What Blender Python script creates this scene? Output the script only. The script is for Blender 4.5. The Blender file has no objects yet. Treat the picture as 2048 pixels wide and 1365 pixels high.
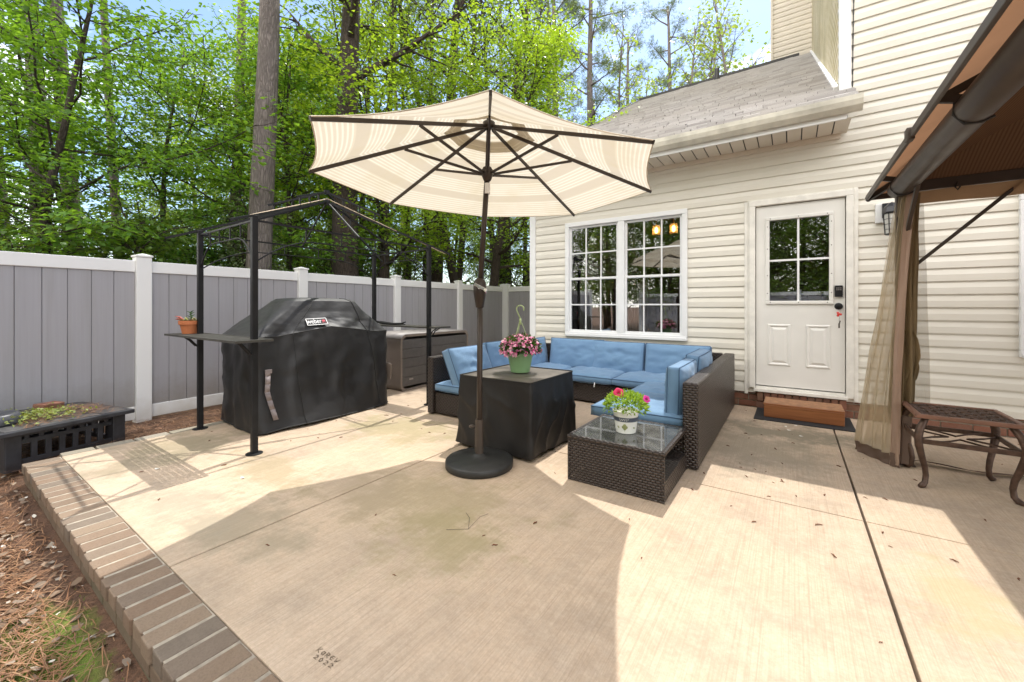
import bpy, math, random
import numpy as np
from mathutils import Vector, Matrix, Euler
from math import sin, cos, pi, radians
C = bpy.context.scene.collection
S = bpy.context.scene

# ------------------------------------------------------------------ camera
YAW = radians(34.349); CAMH = 1.158; FPX = 818.9
cd = bpy.data.cameras.new('camera'); cam = bpy.data.objects.new('camera', cd); C.objects.link(cam)
cam.location = (0, 0, CAMH); cam.rotation_euler = (pi/2, 0, YAW)
cd.sensor_width = 36; cd.lens = FPX/2048*36; cd.shift_y = -(682.5-612.5)/2048
cd.clip_start = .05; cd.clip_end = 2000
S.camera = cam
# ------------------------------------------------------------------ light
SUN = Vector((-.09, .52, 1)).normalized()
W = bpy.data.worlds.new('World'); S.world = W; W.use_nodes = True
wn = W.node_tree; wn.nodes.clear()
sky = wn.nodes.new('ShaderNodeTexSky'); sky.sky_type = 'NISHITA'; sky.sun_disc = False
sky.sun_elevation = math.asin(SUN.z); sky.sun_rotation = math.atan2(SUN.x, SUN.y)
sky.air_density = 1.0; sky.dust_density = .6; sky.ozone_density = 1.5
bg = wn.nodes.new('ShaderNodeBackground'); bg.inputs[1].default_value = .15
wo = wn.nodes.new('ShaderNodeOutputWorld')
tc = wn.nodes.new('ShaderNodeTexCoord'); nz = wn.nodes.new('ShaderNodeTexNoise')
nz.inputs['Scale'].default_value = 2.2; nz.inputs['Detail'].default_value = 6; nz.inputs['Roughness'].default_value = .6
mp = wn.nodes.new('ShaderNodeMapping'); mp.inputs['Scale'].default_value = (1, 1, 2.2)
mp.inputs['Location'].default_value = (.3, 1.1, .2)
wn.links.new(tc.outputs['Generated'], mp.inputs[0]); wn.links.new(mp.outputs[0], nz.inputs['Vector'])
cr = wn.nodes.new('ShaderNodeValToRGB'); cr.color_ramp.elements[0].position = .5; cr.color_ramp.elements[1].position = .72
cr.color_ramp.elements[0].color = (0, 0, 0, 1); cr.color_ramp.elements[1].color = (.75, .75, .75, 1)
sx = wn.nodes.new('ShaderNodeSeparateXYZ'); wn.links.new(tc.outputs['Generated'], sx.inputs[0])
def wm(op, a, b):
    n = wn.nodes.new('ShaderNodeMath'); n.operation = op
    for i, v in enumerate((a, b)):
        if isinstance(v, bpy.types.NodeSocket): wn.links.new(v, n.inputs[i])
        else: n.inputs[i].default_value = v
    return n.outputs[0]
# unseen bright cloud added southward to fill the shade, thin scraps to the north
fill_cloud = wm('MULTIPLY', wm('SUBTRACT', .15, sx.outputs[1]), .42)
wn.links.new(wm('ADD', nz.outputs['Fac'], wm('MINIMUM', wm('MAXIMUM', fill_cloud, -.12), .25)), cr.inputs[0])
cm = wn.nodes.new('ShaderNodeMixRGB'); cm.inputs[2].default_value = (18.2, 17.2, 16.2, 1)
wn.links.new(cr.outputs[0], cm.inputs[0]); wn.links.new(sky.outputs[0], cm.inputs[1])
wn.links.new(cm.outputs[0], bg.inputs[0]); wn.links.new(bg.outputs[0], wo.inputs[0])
sd = bpy.data.lights.new('sun', 'SUN'); sd.energy = 2.4; sd.angle = radians(.5); sd.color = (1, .965, .90)
so = bpy.data.objects.new('sun', sd); C.objects.link(so); so.location = (0, 10, 20)
so.rotation_euler = SUN.to_track_quat('Z', 'Y').to_euler()
S.view_settings.view_transform = 'Standard'; S.view_settings.look = 'None'
S.view_settings.gamma = 1; S.view_settings.use_curve_mapping = False
S.view_settings.exposure = 0.95
S.render.engine = 'CYCLES'
S.cycles.use_denoising = True; S.cycles.max_bounces = 10; S.cycles.transparent_max_bounces = 24
S.cycles.diffuse_bounces = 5; S.cycles.glossy_bounces = 4; S.cycles.sample_clamp_indirect = 8

# ------------------------------------------------------------------ helpers
def at(px, f):
    r = (px-1024)/FPX*f
    return cos(YAW)*r-sin(YAW)*f, sin(YAW)*r+cos(YAW)*f
def tag(o, label=None, cat=None, group=None, kind=None):
    if label: o['label'] = label
    if cat: o['category'] = cat
    if group: o['group'] = group
    if kind: o['kind'] = kind
    return o
def thing(name, loc, label, cat, group=None):
    o = bpy.data.objects.new(name, None); C.objects.link(o); o.location = loc; o.empty_display_size = .1
    return tag(o, label, cat, group)
def wloc(o):
    v = Vector((0, 0, 0))
    while o: v += o.location; o = o.parent
    return v
class MB:
    def __init__(s): s.v = []; s.f = []; s.uv = {}
    def add(s, v, f):
        n = len(s.v); s.v += [tuple(p) for p in v]; s.f += [tuple(i+n for i in q) for q in f]; return s
    def bb(s, x0, x1, y0, y1, z0, z1):
        return s.add([(x0,y0,z0),(x1,y0,z0),(x1,y1,z0),(x0,y1,z0),(x0,y0,z1),(x1,y0,z1),(x1,y1,z1),(x0,y1,z1)],
                     [(0,3,2,1),(4,5,6,7),(0,1,5,4),(1,2,6,5),(2,3,7,6),(3,0,4,7)])
    def box(s, c, d, rot=(0,0,0)):
        R = Euler(rot).to_matrix(); c = Vector(c); h = [k/2 for k in d]
        v = [c+R@Vector((a*h[0], b*h[1], e*h[2])) for e in (-1,1) for a,b in ((-1,-1),(1,-1),(1,1),(-1,1))]
        return s.add(v, [(0,3,2,1),(4,5,6,7),(0,1,5,4),(1,2,6,5),(2,3,7,6),(3,0,4,7)])
    def bar(s, a, b, w, h=None, up=(0,0,1)):
        a = Vector(a); b = Vector(b); h = h or w; d = (b-a).normalized(); u = Vector(up)
        if abs(d.dot(u)) > .98: u = Vector((1,0,0))
        x = d.cross(u).normalized(); y = x.cross(d).normalized()
        v = [p+x*i*w/2+y*j*h/2 for p in (a,b) for i,j in ((-1,-1),(1,-1),(1,1),(-1,1))]
        return s.add(v, [(0,3,2,1),(4,5,6,7),(0,1,5,4),(1,2,6,5),(2,3,7,6),(3,0,4,7)])
    def tube(s, path, r, n=8, closed=False):
        P = [Vector(p) for p in path]; m = len(P)
        rs = r if hasattr(r, '__len__') else [r]*m
        v = []; ref = None
        for i in range(m):
            a = P[i-1] if (i or closed) else P[0]; b = P[(i+1) % m] if (i < m-1 or closed) else P[-1]
            d = (b-a); d = d.normalized() if d.length > 1e-9 else Vector((0,0,1))
            if ref is None: ref = Vector((0,0,1)) if abs(d.z) < .9 else Vector((1,0,0))
            x = ref-d*ref.dot(d)
            if x.length < 1e-5: x = Vector((1,0,0))-d*d.x
            x.normalize(); y = d.cross(x); ref = x
            v += [P[i]+x*cos(2*pi*k/n)*rs[i]+y*sin(2*pi*k/n)*rs[i] for k in range(n)]
        f = [(i*n+k, i*n+(k+1)%n, ((i+1)%m)*n+(k+1)%n, ((i+1)%m)*n+k) for i in range(m if closed else m-1) for k in range(n)]
        if not closed: f += [tuple(range(n))[::-1], tuple(range((m-1)*n, m*n))]
        return s.add(v, f)
    def lathe(s, prof, c=(0,0,0), n=32, caps=True):
        v = [(c[0]+r*cos(2*pi*k/n), c[1]+r*sin(2*pi*k/n), c[2]+z) for r,z in prof for k in range(n)]
        m = len(prof); f = [(i*n+k, i*n+(k+1)%n, (i+1)*n+(k+1)%n, (i+1)*n+k) for i in range(m-1) for k in range(n)]
        if caps: f += [tuple(range(n))[::-1], tuple(range((m-1)*n, m*n))]
        return s.add(v, f)
    def grid(s, fn, nu, nv, wrap=False):
        v = [fn(i/nu, j/nv) for j in range(nv+1) for i in range(nu if wrap else nu+1)]
        w = nu if wrap else nu+1
        f = [(j*w+i, j*w+(i+1)%w, (j+1)*w+(i+1)%w, (j+1)*w+i) for j in range(nv) for i in range(nu)]
        return s.add(v, f)
    def build(s, name, m, parent=None, smooth=False, bev=0, solid=0, sub=0, loc=None, uv=True):
        o0 = wloc(parent) if parent else Vector(loc or (0,0,0))
        me = bpy.data.meshes.new(name); me.from_pydata([tuple(Vector(p)-o0) for p in s.v], [], s.f); me.update()
        if uv: boxuv(me)
        me.materials.append(m)
        if smooth: me.polygons.foreach_set('use_smooth', [True]*len(me.polygons))
        o = bpy.data.objects.new(name, me); C.objects.link(o)
        if parent: o.parent = parent
        else: o.location = o0
        if solid: k = o.modifiers.new('solid', 'SOLIDIFY'); k.thickness = solid; k.offset = 0
        if sub: k = o.modifiers.new('sub', 'SUBSURF'); k.levels = k.render_levels = sub
        if bev: k = o.modifiers.new('bev', 'BEVEL'); k.width = bev; k.segments = 2; k.limit_method = 'ANGLE'; k.angle_limit = radians(40)
        return o
def boxuv(me):
    n = len(me.loops)
    if not n: return
    vi = np.empty(n, np.int32); me.loops.foreach_get('vertex_index', vi)
    co = np.empty(len(me.vertices)*3, np.float32); me.vertices.foreach_get('co', co); co = co.reshape(-1,3)[vi]
    nm = np.empty(len(me.polygons)*3, np.float32); me.polygons.foreach_get('normal', nm)
    lt = np.empty(len(me.polygons), np.int32); me.polygons.foreach_get('loop_total', lt)
    ax = np.repeat(np.abs(nm.reshape(-1,3)).argmax(1), lt)
    uv = np.where((ax == 0)[:,None], co[:,[1,2]], np.where((ax == 1)[:,None], co[:,[0,2]], co[:,[0,1]]))
    l = me.uv_layers.new(name='UVMap'); l.data.foreach_set('uv', uv.ravel().astype(np.float32))
def mesh_np(name, V, Q, m, smooth=False):
    me = bpy.data.meshes.new(name); k = Q.shape[1]
    me.vertices.add(len(V)); me.vertices.foreach_set('co', V.astype(np.float32).ravel())
    me.loops.add(Q.size); me.loops.foreach_set('vertex_index', Q.astype(np.int32).ravel())
    me.polygons.add(len(Q)); me.polygons.foreach_set('loop_start', np.arange(0, Q.size, k, dtype=np.int32))
    if smooth: me.polygons.foreach_set('use_smooth', np.ones(len(Q), bool))
    me.update(calc_edges=True); me.validate(); me.materials.append(m); return me
def link(name, me, parent=None, loc=(0,0,0), rz=0):
    o = bpy.data.objects.new(name, me); C.objects.link(o); o.location = loc; o.rotation_euler = (0,0,rz)
    if parent: o.parent = parent
    return o
def copy_tree(o, parent=None):
    c = o.copy(); C.objects.link(c); c.parent = parent
    for ch in list(o.children): copy_tree(ch, c)
    return c
def text_mb(mb, txt, size, xf):
    cu = bpy.data.curves.new('t', 'FONT'); cu.body = txt; cu.size = size; cu.align_x = 'CENTER'
    o = bpy.data.objects.new('t', cu); C.objects.link(o); bpy.context.view_layer.update()
    me = bpy.data.meshes.new_from_object(o.evaluated_get(bpy.context.evaluated_depsgraph_get()))
    mb.add([xf(v.co) for v in me.vertices], [tuple(p.vertices) for p in me.polygons])
    bpy.data.objects.remove(o); bpy.data.curves.remove(cu); bpy.data.meshes.remove(me)

# ------------------------------------------------------------------ materials
class NT:
    def __init__(s, name):
        s.m = bpy.data.materials.new(name); s.m.use_nodes = True; s.t = s.m.node_tree; s.t.nodes.clear()
        s.o = s.t.nodes.new('ShaderNodeOutputMaterial')
    def n(s, typ, out=0, **kw):
        nd = s.t.nodes.new('ShaderNode'+typ)
        for k, v in kw.items():
            if k.startswith('_'): setattr(nd, k[1:], v); continue
            i = nd.inputs[int(k[1:])] if k[0] == 'i' and k[1:].isdigit() else nd.inputs[k.replace('__', ' ')]
            s.set(i, v)
        return nd.outputs[out]
    def set(s, i, v):
        if isinstance(v, bpy.types.NodeSocket): s.t.links.new(v, i)
        elif hasattr(v, '__len__') and len(v) == 3 and i.type == 'RGBA': i.default_value = (*v, 1)
        else: i.default_value = v
    def math(s, op, a, b=0, c=None):
        kw = dict(i0=a, i1=b)
        if c is not None: kw['i2'] = c
        return s.n('Math', _operation=op, **kw)
    def mix(s, f, a, b, mode='MIX'): return s.n('MixRGB', _blend_type=mode, i0=f, i1=a, i2=b)
    def ramp(s, f, *els):
        nd = s.t.nodes.new('ShaderNodeValToRGB'); e = nd.color_ramp.elements
        while len(e) < len(els): e.new(.5)
        for k, (p, c) in zip(e, els): k.position = p; k.color = (c, c, c, 1) if not hasattr(c, '__len__') else (*c, 1)
        s.set(nd.inputs[0], f); return nd.outputs[0]
    def noise(s, scale, vec=None, detail=4, rough=.55, out=0):
        kw = dict(Scale=scale, Detail=detail, Roughness=rough)
        if vec is not None: kw['Vector'] = vec
        return s.n('TexNoise', out=out, **kw)
    def co(s, w='Object', scale=None, rot=None, loc=None):
        nd = s.t.nodes.new('ShaderNodeTexCoord'); v = nd.outputs[w]
        if scale or rot or loc:
            kw = dict(Vector=v)
            if scale: kw['Scale'] = scale
            if rot: kw['Rotation'] = rot
            if loc: kw['Location'] = loc
            v = s.n('Mapping', **kw)
        return v
    def bump(s, h, st=.3, dist=.01): return s.n('Bump', Strength=st, Distance=dist, Height=h)
    def surf(s, sh): s.t.links.new(sh, s.o.inputs[0]); return s.m
    def pbr(s, **kw): return s.surf(s.n('BsdfPrincipled', **kw))
def plain(name, col, rough=.6, metal=0, var=.25, scale=6, bump=.15, bscale=60, spec=.5, co='Object'):
    t = NT(name); v = t.co(co)
    a = t.noise(scale, v, 5); c = t.mix(t.ramp(a, (.3, 0), (.7, 1)), [k*(1-var) for k in col], [min(1, k*(1+var)) for k in col])
    b = t.noise(bscale, v, 3)
    return t.pbr(Base__Color=c, Roughness=t.ramp(a, (.2, max(0, rough-.08)), (.8, min(1, rough+.08))), Metallic=metal,
                 Normal=t.bump(b, bump, .004), **{'Specular IOR Level': spec})
def isl(name, cols, rough=.8, trans=0, bump=0):
    t = NT(name); r = t.n('NewGeometry', out=8) if False else t.t.nodes.new('ShaderNodeNewGeometry').outputs['Random Per Island']
    c = t.ramp(r, *[(i/(max(1, len(cols)-1)), k) for i, k in enumerate(cols)])
    d = t.n('BsdfPrincipled', Base__Color=c, Roughness=rough)
    return t.surf(d)
def leafmat(name, dark, light, tr=.5, tcol=1.6, gloss=.35):
    t = NT(name); r = t.t.nodes.new('ShaderNodeNewGeometry').outputs['Random Per Island']
    nz = t.noise(.7, t.co('Object'), 2)
    c = t.mix(t.math('MULTIPLY_ADD', r, .6, t.math('MULTIPLY', t.math('SUBTRACT', nz, .3), .9)), dark, light)
    d = t.n('BsdfPrincipled', Base__Color=c, Roughness=gloss, **{'Specular IOR Level': .35})
    tc = t.mix(1, c, (tcol*1.15, tcol, tcol*.35), 'MULTIPLY')
    x = t.n('BsdfTranslucent', Color=tc)
    return t.surf(t.n('MixShader', i0=tr, i1=d, i2=x))

M = {}
def concrete():
    t = NT('concrete'); v = t.co()
    big = t.noise(.55, v, 5); mid = t.noise(2.6, v, 6, .65); fine = t.noise(70, v, 5, .75)
    c = t.mix(t.ramp(big, (.3, 0), (.7, 1)), (.55, .41, .285), (.645, .505, .375))
    c = t.mix(t.math('MULTIPLY', t.ramp(mid, (.42, 0), (.68, 1)), .6), c, (.32, .26, .20))
    c = t.mix(t.math('MULTIPLY', t.ramp(fine, (.35, 0), (.7, 1)), .38), c, (.25, .20, .145))
    gr = t.noise(1, t.co(scale=(46, 7, 1)), 6, .75); c = t.mix(t.math('MULTIPLY', t.ramp(gr, (.42, 0), (.66, 1)), .32), c, (.38, .27, .175))
    gp_ = t.noise(17, v, 7, .75); c = t.mix(t.math('MULTIPLY', t.ramp(gp_, (.45, 0), (.7, 1)), .35), c, (.66, .55, .43))
    # broom finish
    bv = t.co(scale=(150, 1.6, 1)); br = t.noise(1, bv, 4, .7)
    c = t.mix(t.math('MULTIPLY', t.ramp(br, (.45, 0), (.75, 1)), .5), c, (.28, .21, .14))
    # moss and mildew stains, each with a place of its own
    def blob(x, y, rx, ry, col, amt, c, th=.5):
        w = t.n('Mapping', Vector=v, Location=(-x/rx, -y/ry, 0), Scale=(1/rx, 1/ry, 0))
        d = t.n('VectorMath', out=1, _operation='LENGTH', i0=w)
        n2 = t.noise(4.2, v, 9, .72); f = t.math('SUBTRACT', t.math('MULTIPLY_ADD', n2, 3.4, -.75), d)
        return t.mix(t.math('MULTIPLY', t.ramp(f, (0, 0), (.6, 1)), amt), c, col)
    c = blob(-1.75, 1.75, .75, .5, (.28, .235, .12), .45, c)
    c = blob(-1.45, 1.45, .4, .35, (.27, .235, .11), .45, c)
    c = blob(-2.3, 1.6, .5, .35, (.33, .26, .18), .5, c)
    c = blob(-4.2, 1.25, .5, .55, (.21,.19,.11), .55, c)
    c = blob(-3.95, 1.0, .25, .6, (.27,.225,.15), .55, c)
    c = blob(-3.0, 1.4, .7, .25, (.24, .20, .10), .5, c)
    c = blob(-3.1, 2.6, .8, .5, (.26, .235, .10), .5, c)
    c = blob(.0, 4.5, .8, .35, (.19, .165, .11), .8, c)
    c = blob(-.25, 3.9, .6, .8, (.27, .235, .165), .6, c)
    c = blob(.55, 2.35, .2, .35, (.42, .36, .20), .6, c)
    c = blob(-2.4, 1.0, .5, .3, (.28, .24, .165), .6, c)
    c = blob(-2.9, .9, .5, .2, (.30, .265, .20), .5, c)
    h = t.math('ADD', t.math('MULTIPLY', br, .8), t.math('MULTIPLY', fine, .5))
    return t.pbr(Base__Color=c, Roughness=.85, Normal=t.bump(h, .6, .006))
M['concrete'] = concrete()
def ground():
    t = NT('ground'); v = t.co(); a = t.noise(8, v, 6, .7); b = t.noise(60, v, 4, .7)
    c = t.mix(t.ramp(a, (.3, 0), (.7, 1)), (.10, .05, .03), (.215, .115, .066))
    c = t.mix(t.ramp(b, (.4, 0), (.75, .8)), c, (.06, .035, .02))
    w = t.n('Mapping', Vector=v, Location=(2.32/.42, -.24/.17, 0), Scale=(1/.42, 1/.17, 0))
    d = t.n('VectorMath', out=1, _operation='LENGTH', i0=w)
    f = t.ramp(t.math('SUBTRACT', t.math('MULTIPLY_ADD', t.noise(9, v, 4), 1.3, .55), d), (0, 0), (.4, 1))
    c = t.mix(f, c, t.mix(t.noise(30, v, 3), (.10, .15, .02), (.20, .27, .035)))
    return t.pbr(Base__Color=c, Roughness=.95, Normal=t.bump(t.math('ADD', a, b), .8, .03))
M['ground'] = ground()
def brickmat(name, cols, moss=0):
    t = NT(name); r = t.t.nodes.new('ShaderNodeNewGeometry').outputs['Random Per Island']; v = t.co()
    c = t.ramp(r, *[(i/(len(cols)-1), k) for i, k in enumerate(cols)])
    a = t.noise(14, v, 6, .7); c = t.mix(t.math('MULTIPLY', t.ramp(a, (.4, 0), (.75, 1)), .35), c, (.28, .22, .165))
    b = t.noise(120, v, 3)
    c = t.mix(t.math('MULTIPLY', t.ramp(b, (.45, 0), (.8, 1)), .35), c, (.08, .06, .045))
    return t.pbr(Base__Color=c, Roughness=.85, Normal=t.bump(t.math('ADD', a, b), .35, .006))
M['brick'] = brickmat('border_brick', [(.195,.125,.08), (.235,.165,.112), (.16,.13,.10), (.22,.145,.095), (.26,.19,.13), (.175,.12,.08)])
M['redbrick'] = brickmat('foundation_brick', [(.20,.075,.045), (.25,.10,.06), (.17,.07,.045), (.23,.11,.065)])
M['mortar'] = plain('mortar', (.36,.315,.25), .95, var=.3, scale=20, bump=.4)
M['mossbrick'] = brickmat('damp_lower_brick', [(.14,.095,.06),(.17,.12,.08),(.12,.10,.06)])
M['footing'] = plain('mossy_footing', (.13,.115,.07), .95, var=.5, scale=14, bump=.5)
M['paver'] = brickmat('edge_paver', [(.30,.27,.21), (.25,.225,.17), (.33,.30,.25)])
def siding():
    t = NT('cream_siding'); v = t.co()
    a = t.noise(1.6, v, 5); s_ = t.noise(1, t.co(scale=(1.2, 1, 14)), 4)
    c = t.mix(t.ramp(a, (.3, 0), (.75, 1)), (.675, .645, .565), (.725, .70, .625))
    c = t.mix(t.math('MULTIPLY', t.ramp(s_, (.5, 0), (.75, 1)), .28), c, (.60, .555, .44))
    gr = t.noise(1, t.co(scale=(3, 3, 260)), 3)
    return t.pbr(Base__Color=c, Roughness=.42, Normal=t.bump(gr, .06, .003))
M['siding'] = siding()
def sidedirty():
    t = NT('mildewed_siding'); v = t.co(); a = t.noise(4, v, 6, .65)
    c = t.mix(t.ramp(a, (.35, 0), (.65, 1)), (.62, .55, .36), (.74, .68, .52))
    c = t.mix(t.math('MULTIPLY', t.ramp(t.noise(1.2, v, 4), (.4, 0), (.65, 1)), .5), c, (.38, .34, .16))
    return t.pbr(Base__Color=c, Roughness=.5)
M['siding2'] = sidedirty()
M['white'] = plain('white_trim', (.77,.78,.78), .4, var=.05, scale=3, bump=.05)
M['trimold'] = plain('weathered_white_paint', (.76,.74,.68), .5, var=.1, scale=10, bump=.15)
M['door'] = plain('door_paint', (.74,.73,.69), .35, var=.05, scale=2.2, bump=.04)
M['gutter'] = plain('gutter_aluminium', (.60,.58,.50), .45, var=.22, scale=5, bump=.06)
M['soffit'] = plain('soffit_vinyl', (.66,.60,.51), .5, var=.06, scale=3, bump=.03)
def shingle():
    t = NT('shingles'); v = t.co('UV'); r = t.t.nodes.new('ShaderNodeNewGeometry').outputs['Random Per Island']
    n = t.noise(180, v, 3, .7); big = t.noise(1.1, v, 4)
    c = t.ramp(r, (0, (.36,.34,.33)), (.35, (.47,.45,.435)), (.7, (.54,.515,.50)), (1, (.42,.40,.385)))
    c = t.mix(t.math('MULTIPLY', t.ramp(n, (.4, 0), (.75, 1)), .5), c, (.11,.10,.095))
    c = t.mix(t.math('MULTIPLY', t.ramp(big, (.4, 0), (.7, 1)), .35), c, (.34,.30,.25))
    return t.pbr(Base__Color=c, Roughness=.95, Normal=t.bump(n, .5, .004))
M['shingle'] = shingle()
M['dark'] = plain('dark_drip_edge', (.03,.028,.026), .5)
def glass(name, ior=2.1, tint=(.9,.93,.92), rough=0):
    t = NT(name); fr = t.n('Fresnel', IOR=ior)
    return t.surf(t.n('MixShader', i0=fr, i1=t.n('BsdfTransparent', Color=tint), i2=t.n('BsdfGlossy', Color=(1,1,1), Roughness=rough)))
M['glass'] = glass('window_glass', 2.35)
_t = NT('table_glass'); M['tglass'] = _t.surf(_t.n('MixShader', i0=_t.n('Fresnel', IOR=1.5), i1=_t.n('MixShader', i0=.22, i1=_t.n('BsdfTransparent', Color=(.6,.64,.64)), i2=_t.n('BsdfDiffuse', Color=_t.mix(_t.ramp(_t.noise(14, _t.co(), 5), (.35, 0), (.7, 1)), (.25,.26,.26), (.5,.51,.5)))), i2=_t.n('BsdfGlossy', Color=(1,1,1), Roughness=.03)))
M['lampglass'] = plain('frosted_lamp_glass', (.62,.62,.58), .25)
def fencemat():
    t = NT('grey_vinyl'); v = t.co()
    g = t.noise(1, t.co(scale=(60, 60, 1.2)), 4); a = t.noise(1.5, v, 4)
    c = t.mix(g, (.325,.322,.350), (.385,.381,.41)); c = t.mix(t.math('MULTIPLY', a, .3), c, (.33,.30,.28))
    z = t.n('SeparateXYZ', out=2, Vector=v); d_ = t.ramp(t.math('ADD', z, t.math('MULTIPLY', t.noise(6, v, 6, .7), .5)), (.35, 1), (.75, 0))
    c = t.mix(t.math('MULTIPLY', d_, .6), c, (.20,.17,.12)); st = t.noise(1, t.co(scale=(14, 14, .5)), 5, .7); c = t.mix(t.math('MULTIPLY', t.ramp(st, (.5, 0), (.75, 1)), .35), c, (.25,.245,.22))
    return t.pbr(Base__Color=c, Roughness=.5, Normal=t.bump(g, .1, .002))
M['fence'] = fencemat()
def fwhite():
    t = NT('white_vinyl'); v = t.co()
    z = t.n('SeparateXYZ', out=2, Vector=v); gr = t.ramp(t.math('ADD', z, t.math('MULTIPLY', t.noise(9, v, 5), .35)), (.12, 1), (.42, 0))
    c = t.mix(t.math('MULTIPLY', gr, .5), (.80,.80,.79), (.45,.38,.27))
    return t.pbr(Base__Color=c, Roughness=.4)
M['fwhite'] = fwhite()
M['blackmetal'] = plain('black_painted_metal', (.012,.012,.013), .5, var=.3, scale=9, bump=.08, spec=.25)
M['shelf'] = plain('weathered_shelf_metal', (.05,.047,.04), .55, var=.5, scale=9, bump=.2)
M['canvas'] = plain('grill_cover_canvas', (.018,.018,.019), .5, var=.2, scale=3, bump=.35, bscale=26, spec=.4)
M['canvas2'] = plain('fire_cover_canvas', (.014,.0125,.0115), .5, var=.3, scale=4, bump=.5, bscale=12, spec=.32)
M['canvastop'] = plain('sunlit_cover_top', (.13,.112,.095), .42, var=.35, scale=7, bump=.2)  # lighter than the cover sides, painting in the sunlight on the top
M['seam'] = plain('seam_black', (.012,.012,.012), .6)
M['strap'] = plain('grey_webbing', (.22,.19,.19), .8)
M['logow'] = plain('white_print', (.85,.85,.85), .5, var=.02)
M['logor'] = plain('red_print', (.5,.03,.06), .5, var=.02)
M['boxlid'] = plain('storage_lid_plastic', (.27,.245,.23), .5, var=.15, scale=8)
M['boxpanel'] = plain('storage_panel_plastic', (.085,.08,.078), .55, var=.15, scale=20, bump=.2)
M['boxend'] = plain('storage_end_plastic', (.20,.165,.14), .55, var=.1)
def wicker(name, c1, c2, a=.040, b=.0175, holes=False):
    t = NT(name); u = t.co('UV'); sp = t.t.nodes.new('ShaderNodeSeparateXYZ'); t.t.links.new(u, sp.inputs[0])
    U = t.math('DIVIDE', sp.outputs[0], a); V = t.math('DIVIDE', sp.outputs[1], b)
    row = t.math('FLOOR', V); ph = t.math('MULTIPLY', t.math('MODULO', t.math('ABSOLUTE', row), 2), .5)
    w = t.math('ABSOLUTE', t.math('SINE', t.math('MULTIPLY', t.math('ADD', U, ph), pi)))
    l = t.math('SINE', t.math('MULTIPLY', t.math('FRACT', V), pi))
    h = t.math('MULTIPLY', t.math('POWER', w, .7), t.math('POWER', l, .5))
    nz = t.noise(35, t.co(), 3)
    c = t.mix(h, [k*.3 for k in c1], t.mix(nz, c1, [k*1.25 for k in c2]))
    p = t.n('BsdfPrincipled', Base__Color=c, Roughness=.34, Normal=t.bump(h, 1., .008))
    if holes:
        k = t.math('MULTIPLY', t.math('LESS_THAN', w, .20), t.math('LESS_THAN', l, .6))
        p = t.n('MixShader', i0=k, i1=p, i2=t.n('BsdfTransparent'))
    return t.surf(p)
M['wicker'] = wicker('brown_wicker', (.030,.021,.017), (.065,.045,.036))
M['wickerh'] = wicker('open_brown_wicker', (.030,.021,.017), (.065,.045,.036), .030, .016, True)
def cushion():
    t = NT('blue_fabric'); v = t.co()
    w = t.noise(420, v, 2); a = t.noise(5, v, 4)
    c = t.mix(t.ramp(a, (.3, 0), (.7, 1)), (.135,.245,.40), (.165,.295,.455))
    return t.pbr(Base__Color=c, Roughness=.85, Normal=t.bump(t.math('ADD', t.math('MULTIPLY', a, 2.5), t.math('MULTIPLY', w, .3)), .35, .012), **{'Sheen Weight': .2})
M['cushion'] = cushion()
M['piping'] = plain('blue_piping', (.06,.12,.21), .8)
def canopy():
    t = NT('umbrella_fabric'); u = t.co('UV'); sp = t.t.nodes.new('ShaderNodeSeparateXYZ'); t.t.links.new(u, sp.inputs[0]); v = sp.outputs[1]
    B = t.ramp(v, (0, .15), (.13, .15), (.131, .75), (.2, .75), (.201, .2), (.38, .2), (.381, 1), (.45, 1), (.451, .3), (.52, .3), (.521, .95), (.6, .95), (.601, .2), (.74, .2), (.741, 1), (.81, 1), (.811, .25))
    for e in B.node.color_ramp.elements: pass
    B.node.color_ramp.interpolation = 'CONSTANT'
    fine = t.math('GREATER_THAN', t.math('SINE', t.math('MULTIPLY', v, 260)), .35)
    f2 = t.math('MAXIMUM', B, 0)
    c = t.mix(f2, (.62,.555,.445), (.55,.485,.385))
    c = t.mix(t.math('MULTIPLY', t.math('MULTIPLY', fine, t.math('LESS_THAN', B, .5)), .8), c, (.74,.69,.59))
    st = t.noise(2.5, t.co(), 5, .6)
    c = t.mix(t.math('MULTIPLY', t.ramp(st, (.48, 0), (.75, 1)), .45), c, (.50,.42,.25))
    nm = t.bump(t.noise(6, t.co(), 4), .2, .02)
    d = t.n('BsdfDiffuse', Color=c, Normal=nm); x = t.n('BsdfTranslucent', Color=c, Normal=nm)
    return t.surf(t.n('MixShader', i0=.5, i1=d, i2=x))
M['canopy'] = canopy()
M['cream'] = plain('cream_hem', (.70,.62,.48), .8)
M['bronze'] = plain('bronze_metal', (.045,.033,.026), .4, metal=.3, var=.15, bump=.03)
M['chrome'] = plain('worn_chrome', (.6,.6,.58), .25, metal=.9, var=.1, bump=.02)
M['resin'] = plain('black_resin', (.022,.022,.021), .5, var=.3, scale=25, bump=.3)
def fab(name, col, tr, alpha=1., tscale=400):
    t = NT(name); v = t.co(); a = t.noise(3, v, 4); c = t.mix(a, [k*.75 for k in col], [k*1.2 for k in col])
    nm = t.bump(t.noise(60, v, 3), .2, .004)
    s_ = t.n('MixShader', i0=tr, i1=t.n('BsdfDiffuse', Color=c, Normal=nm), i2=t.n('BsdfTranslucent', Color=c, Normal=nm))
    if alpha < 1: s_ = t.n('MixShader', i0=alpha, i1=t.n('BsdfTransparent'), i2=s_)
    return t.surf(s_)
M['gcanopy'] = fab('brown_canopy_fabric', (.27,.145,.08), .42)
_t = NT('ribbed_ceiling_fabric'); _u = _t.t.nodes.new('ShaderNodeSeparateXYZ'); _t.t.links.new(_t.co(), _u.inputs[0])
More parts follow.
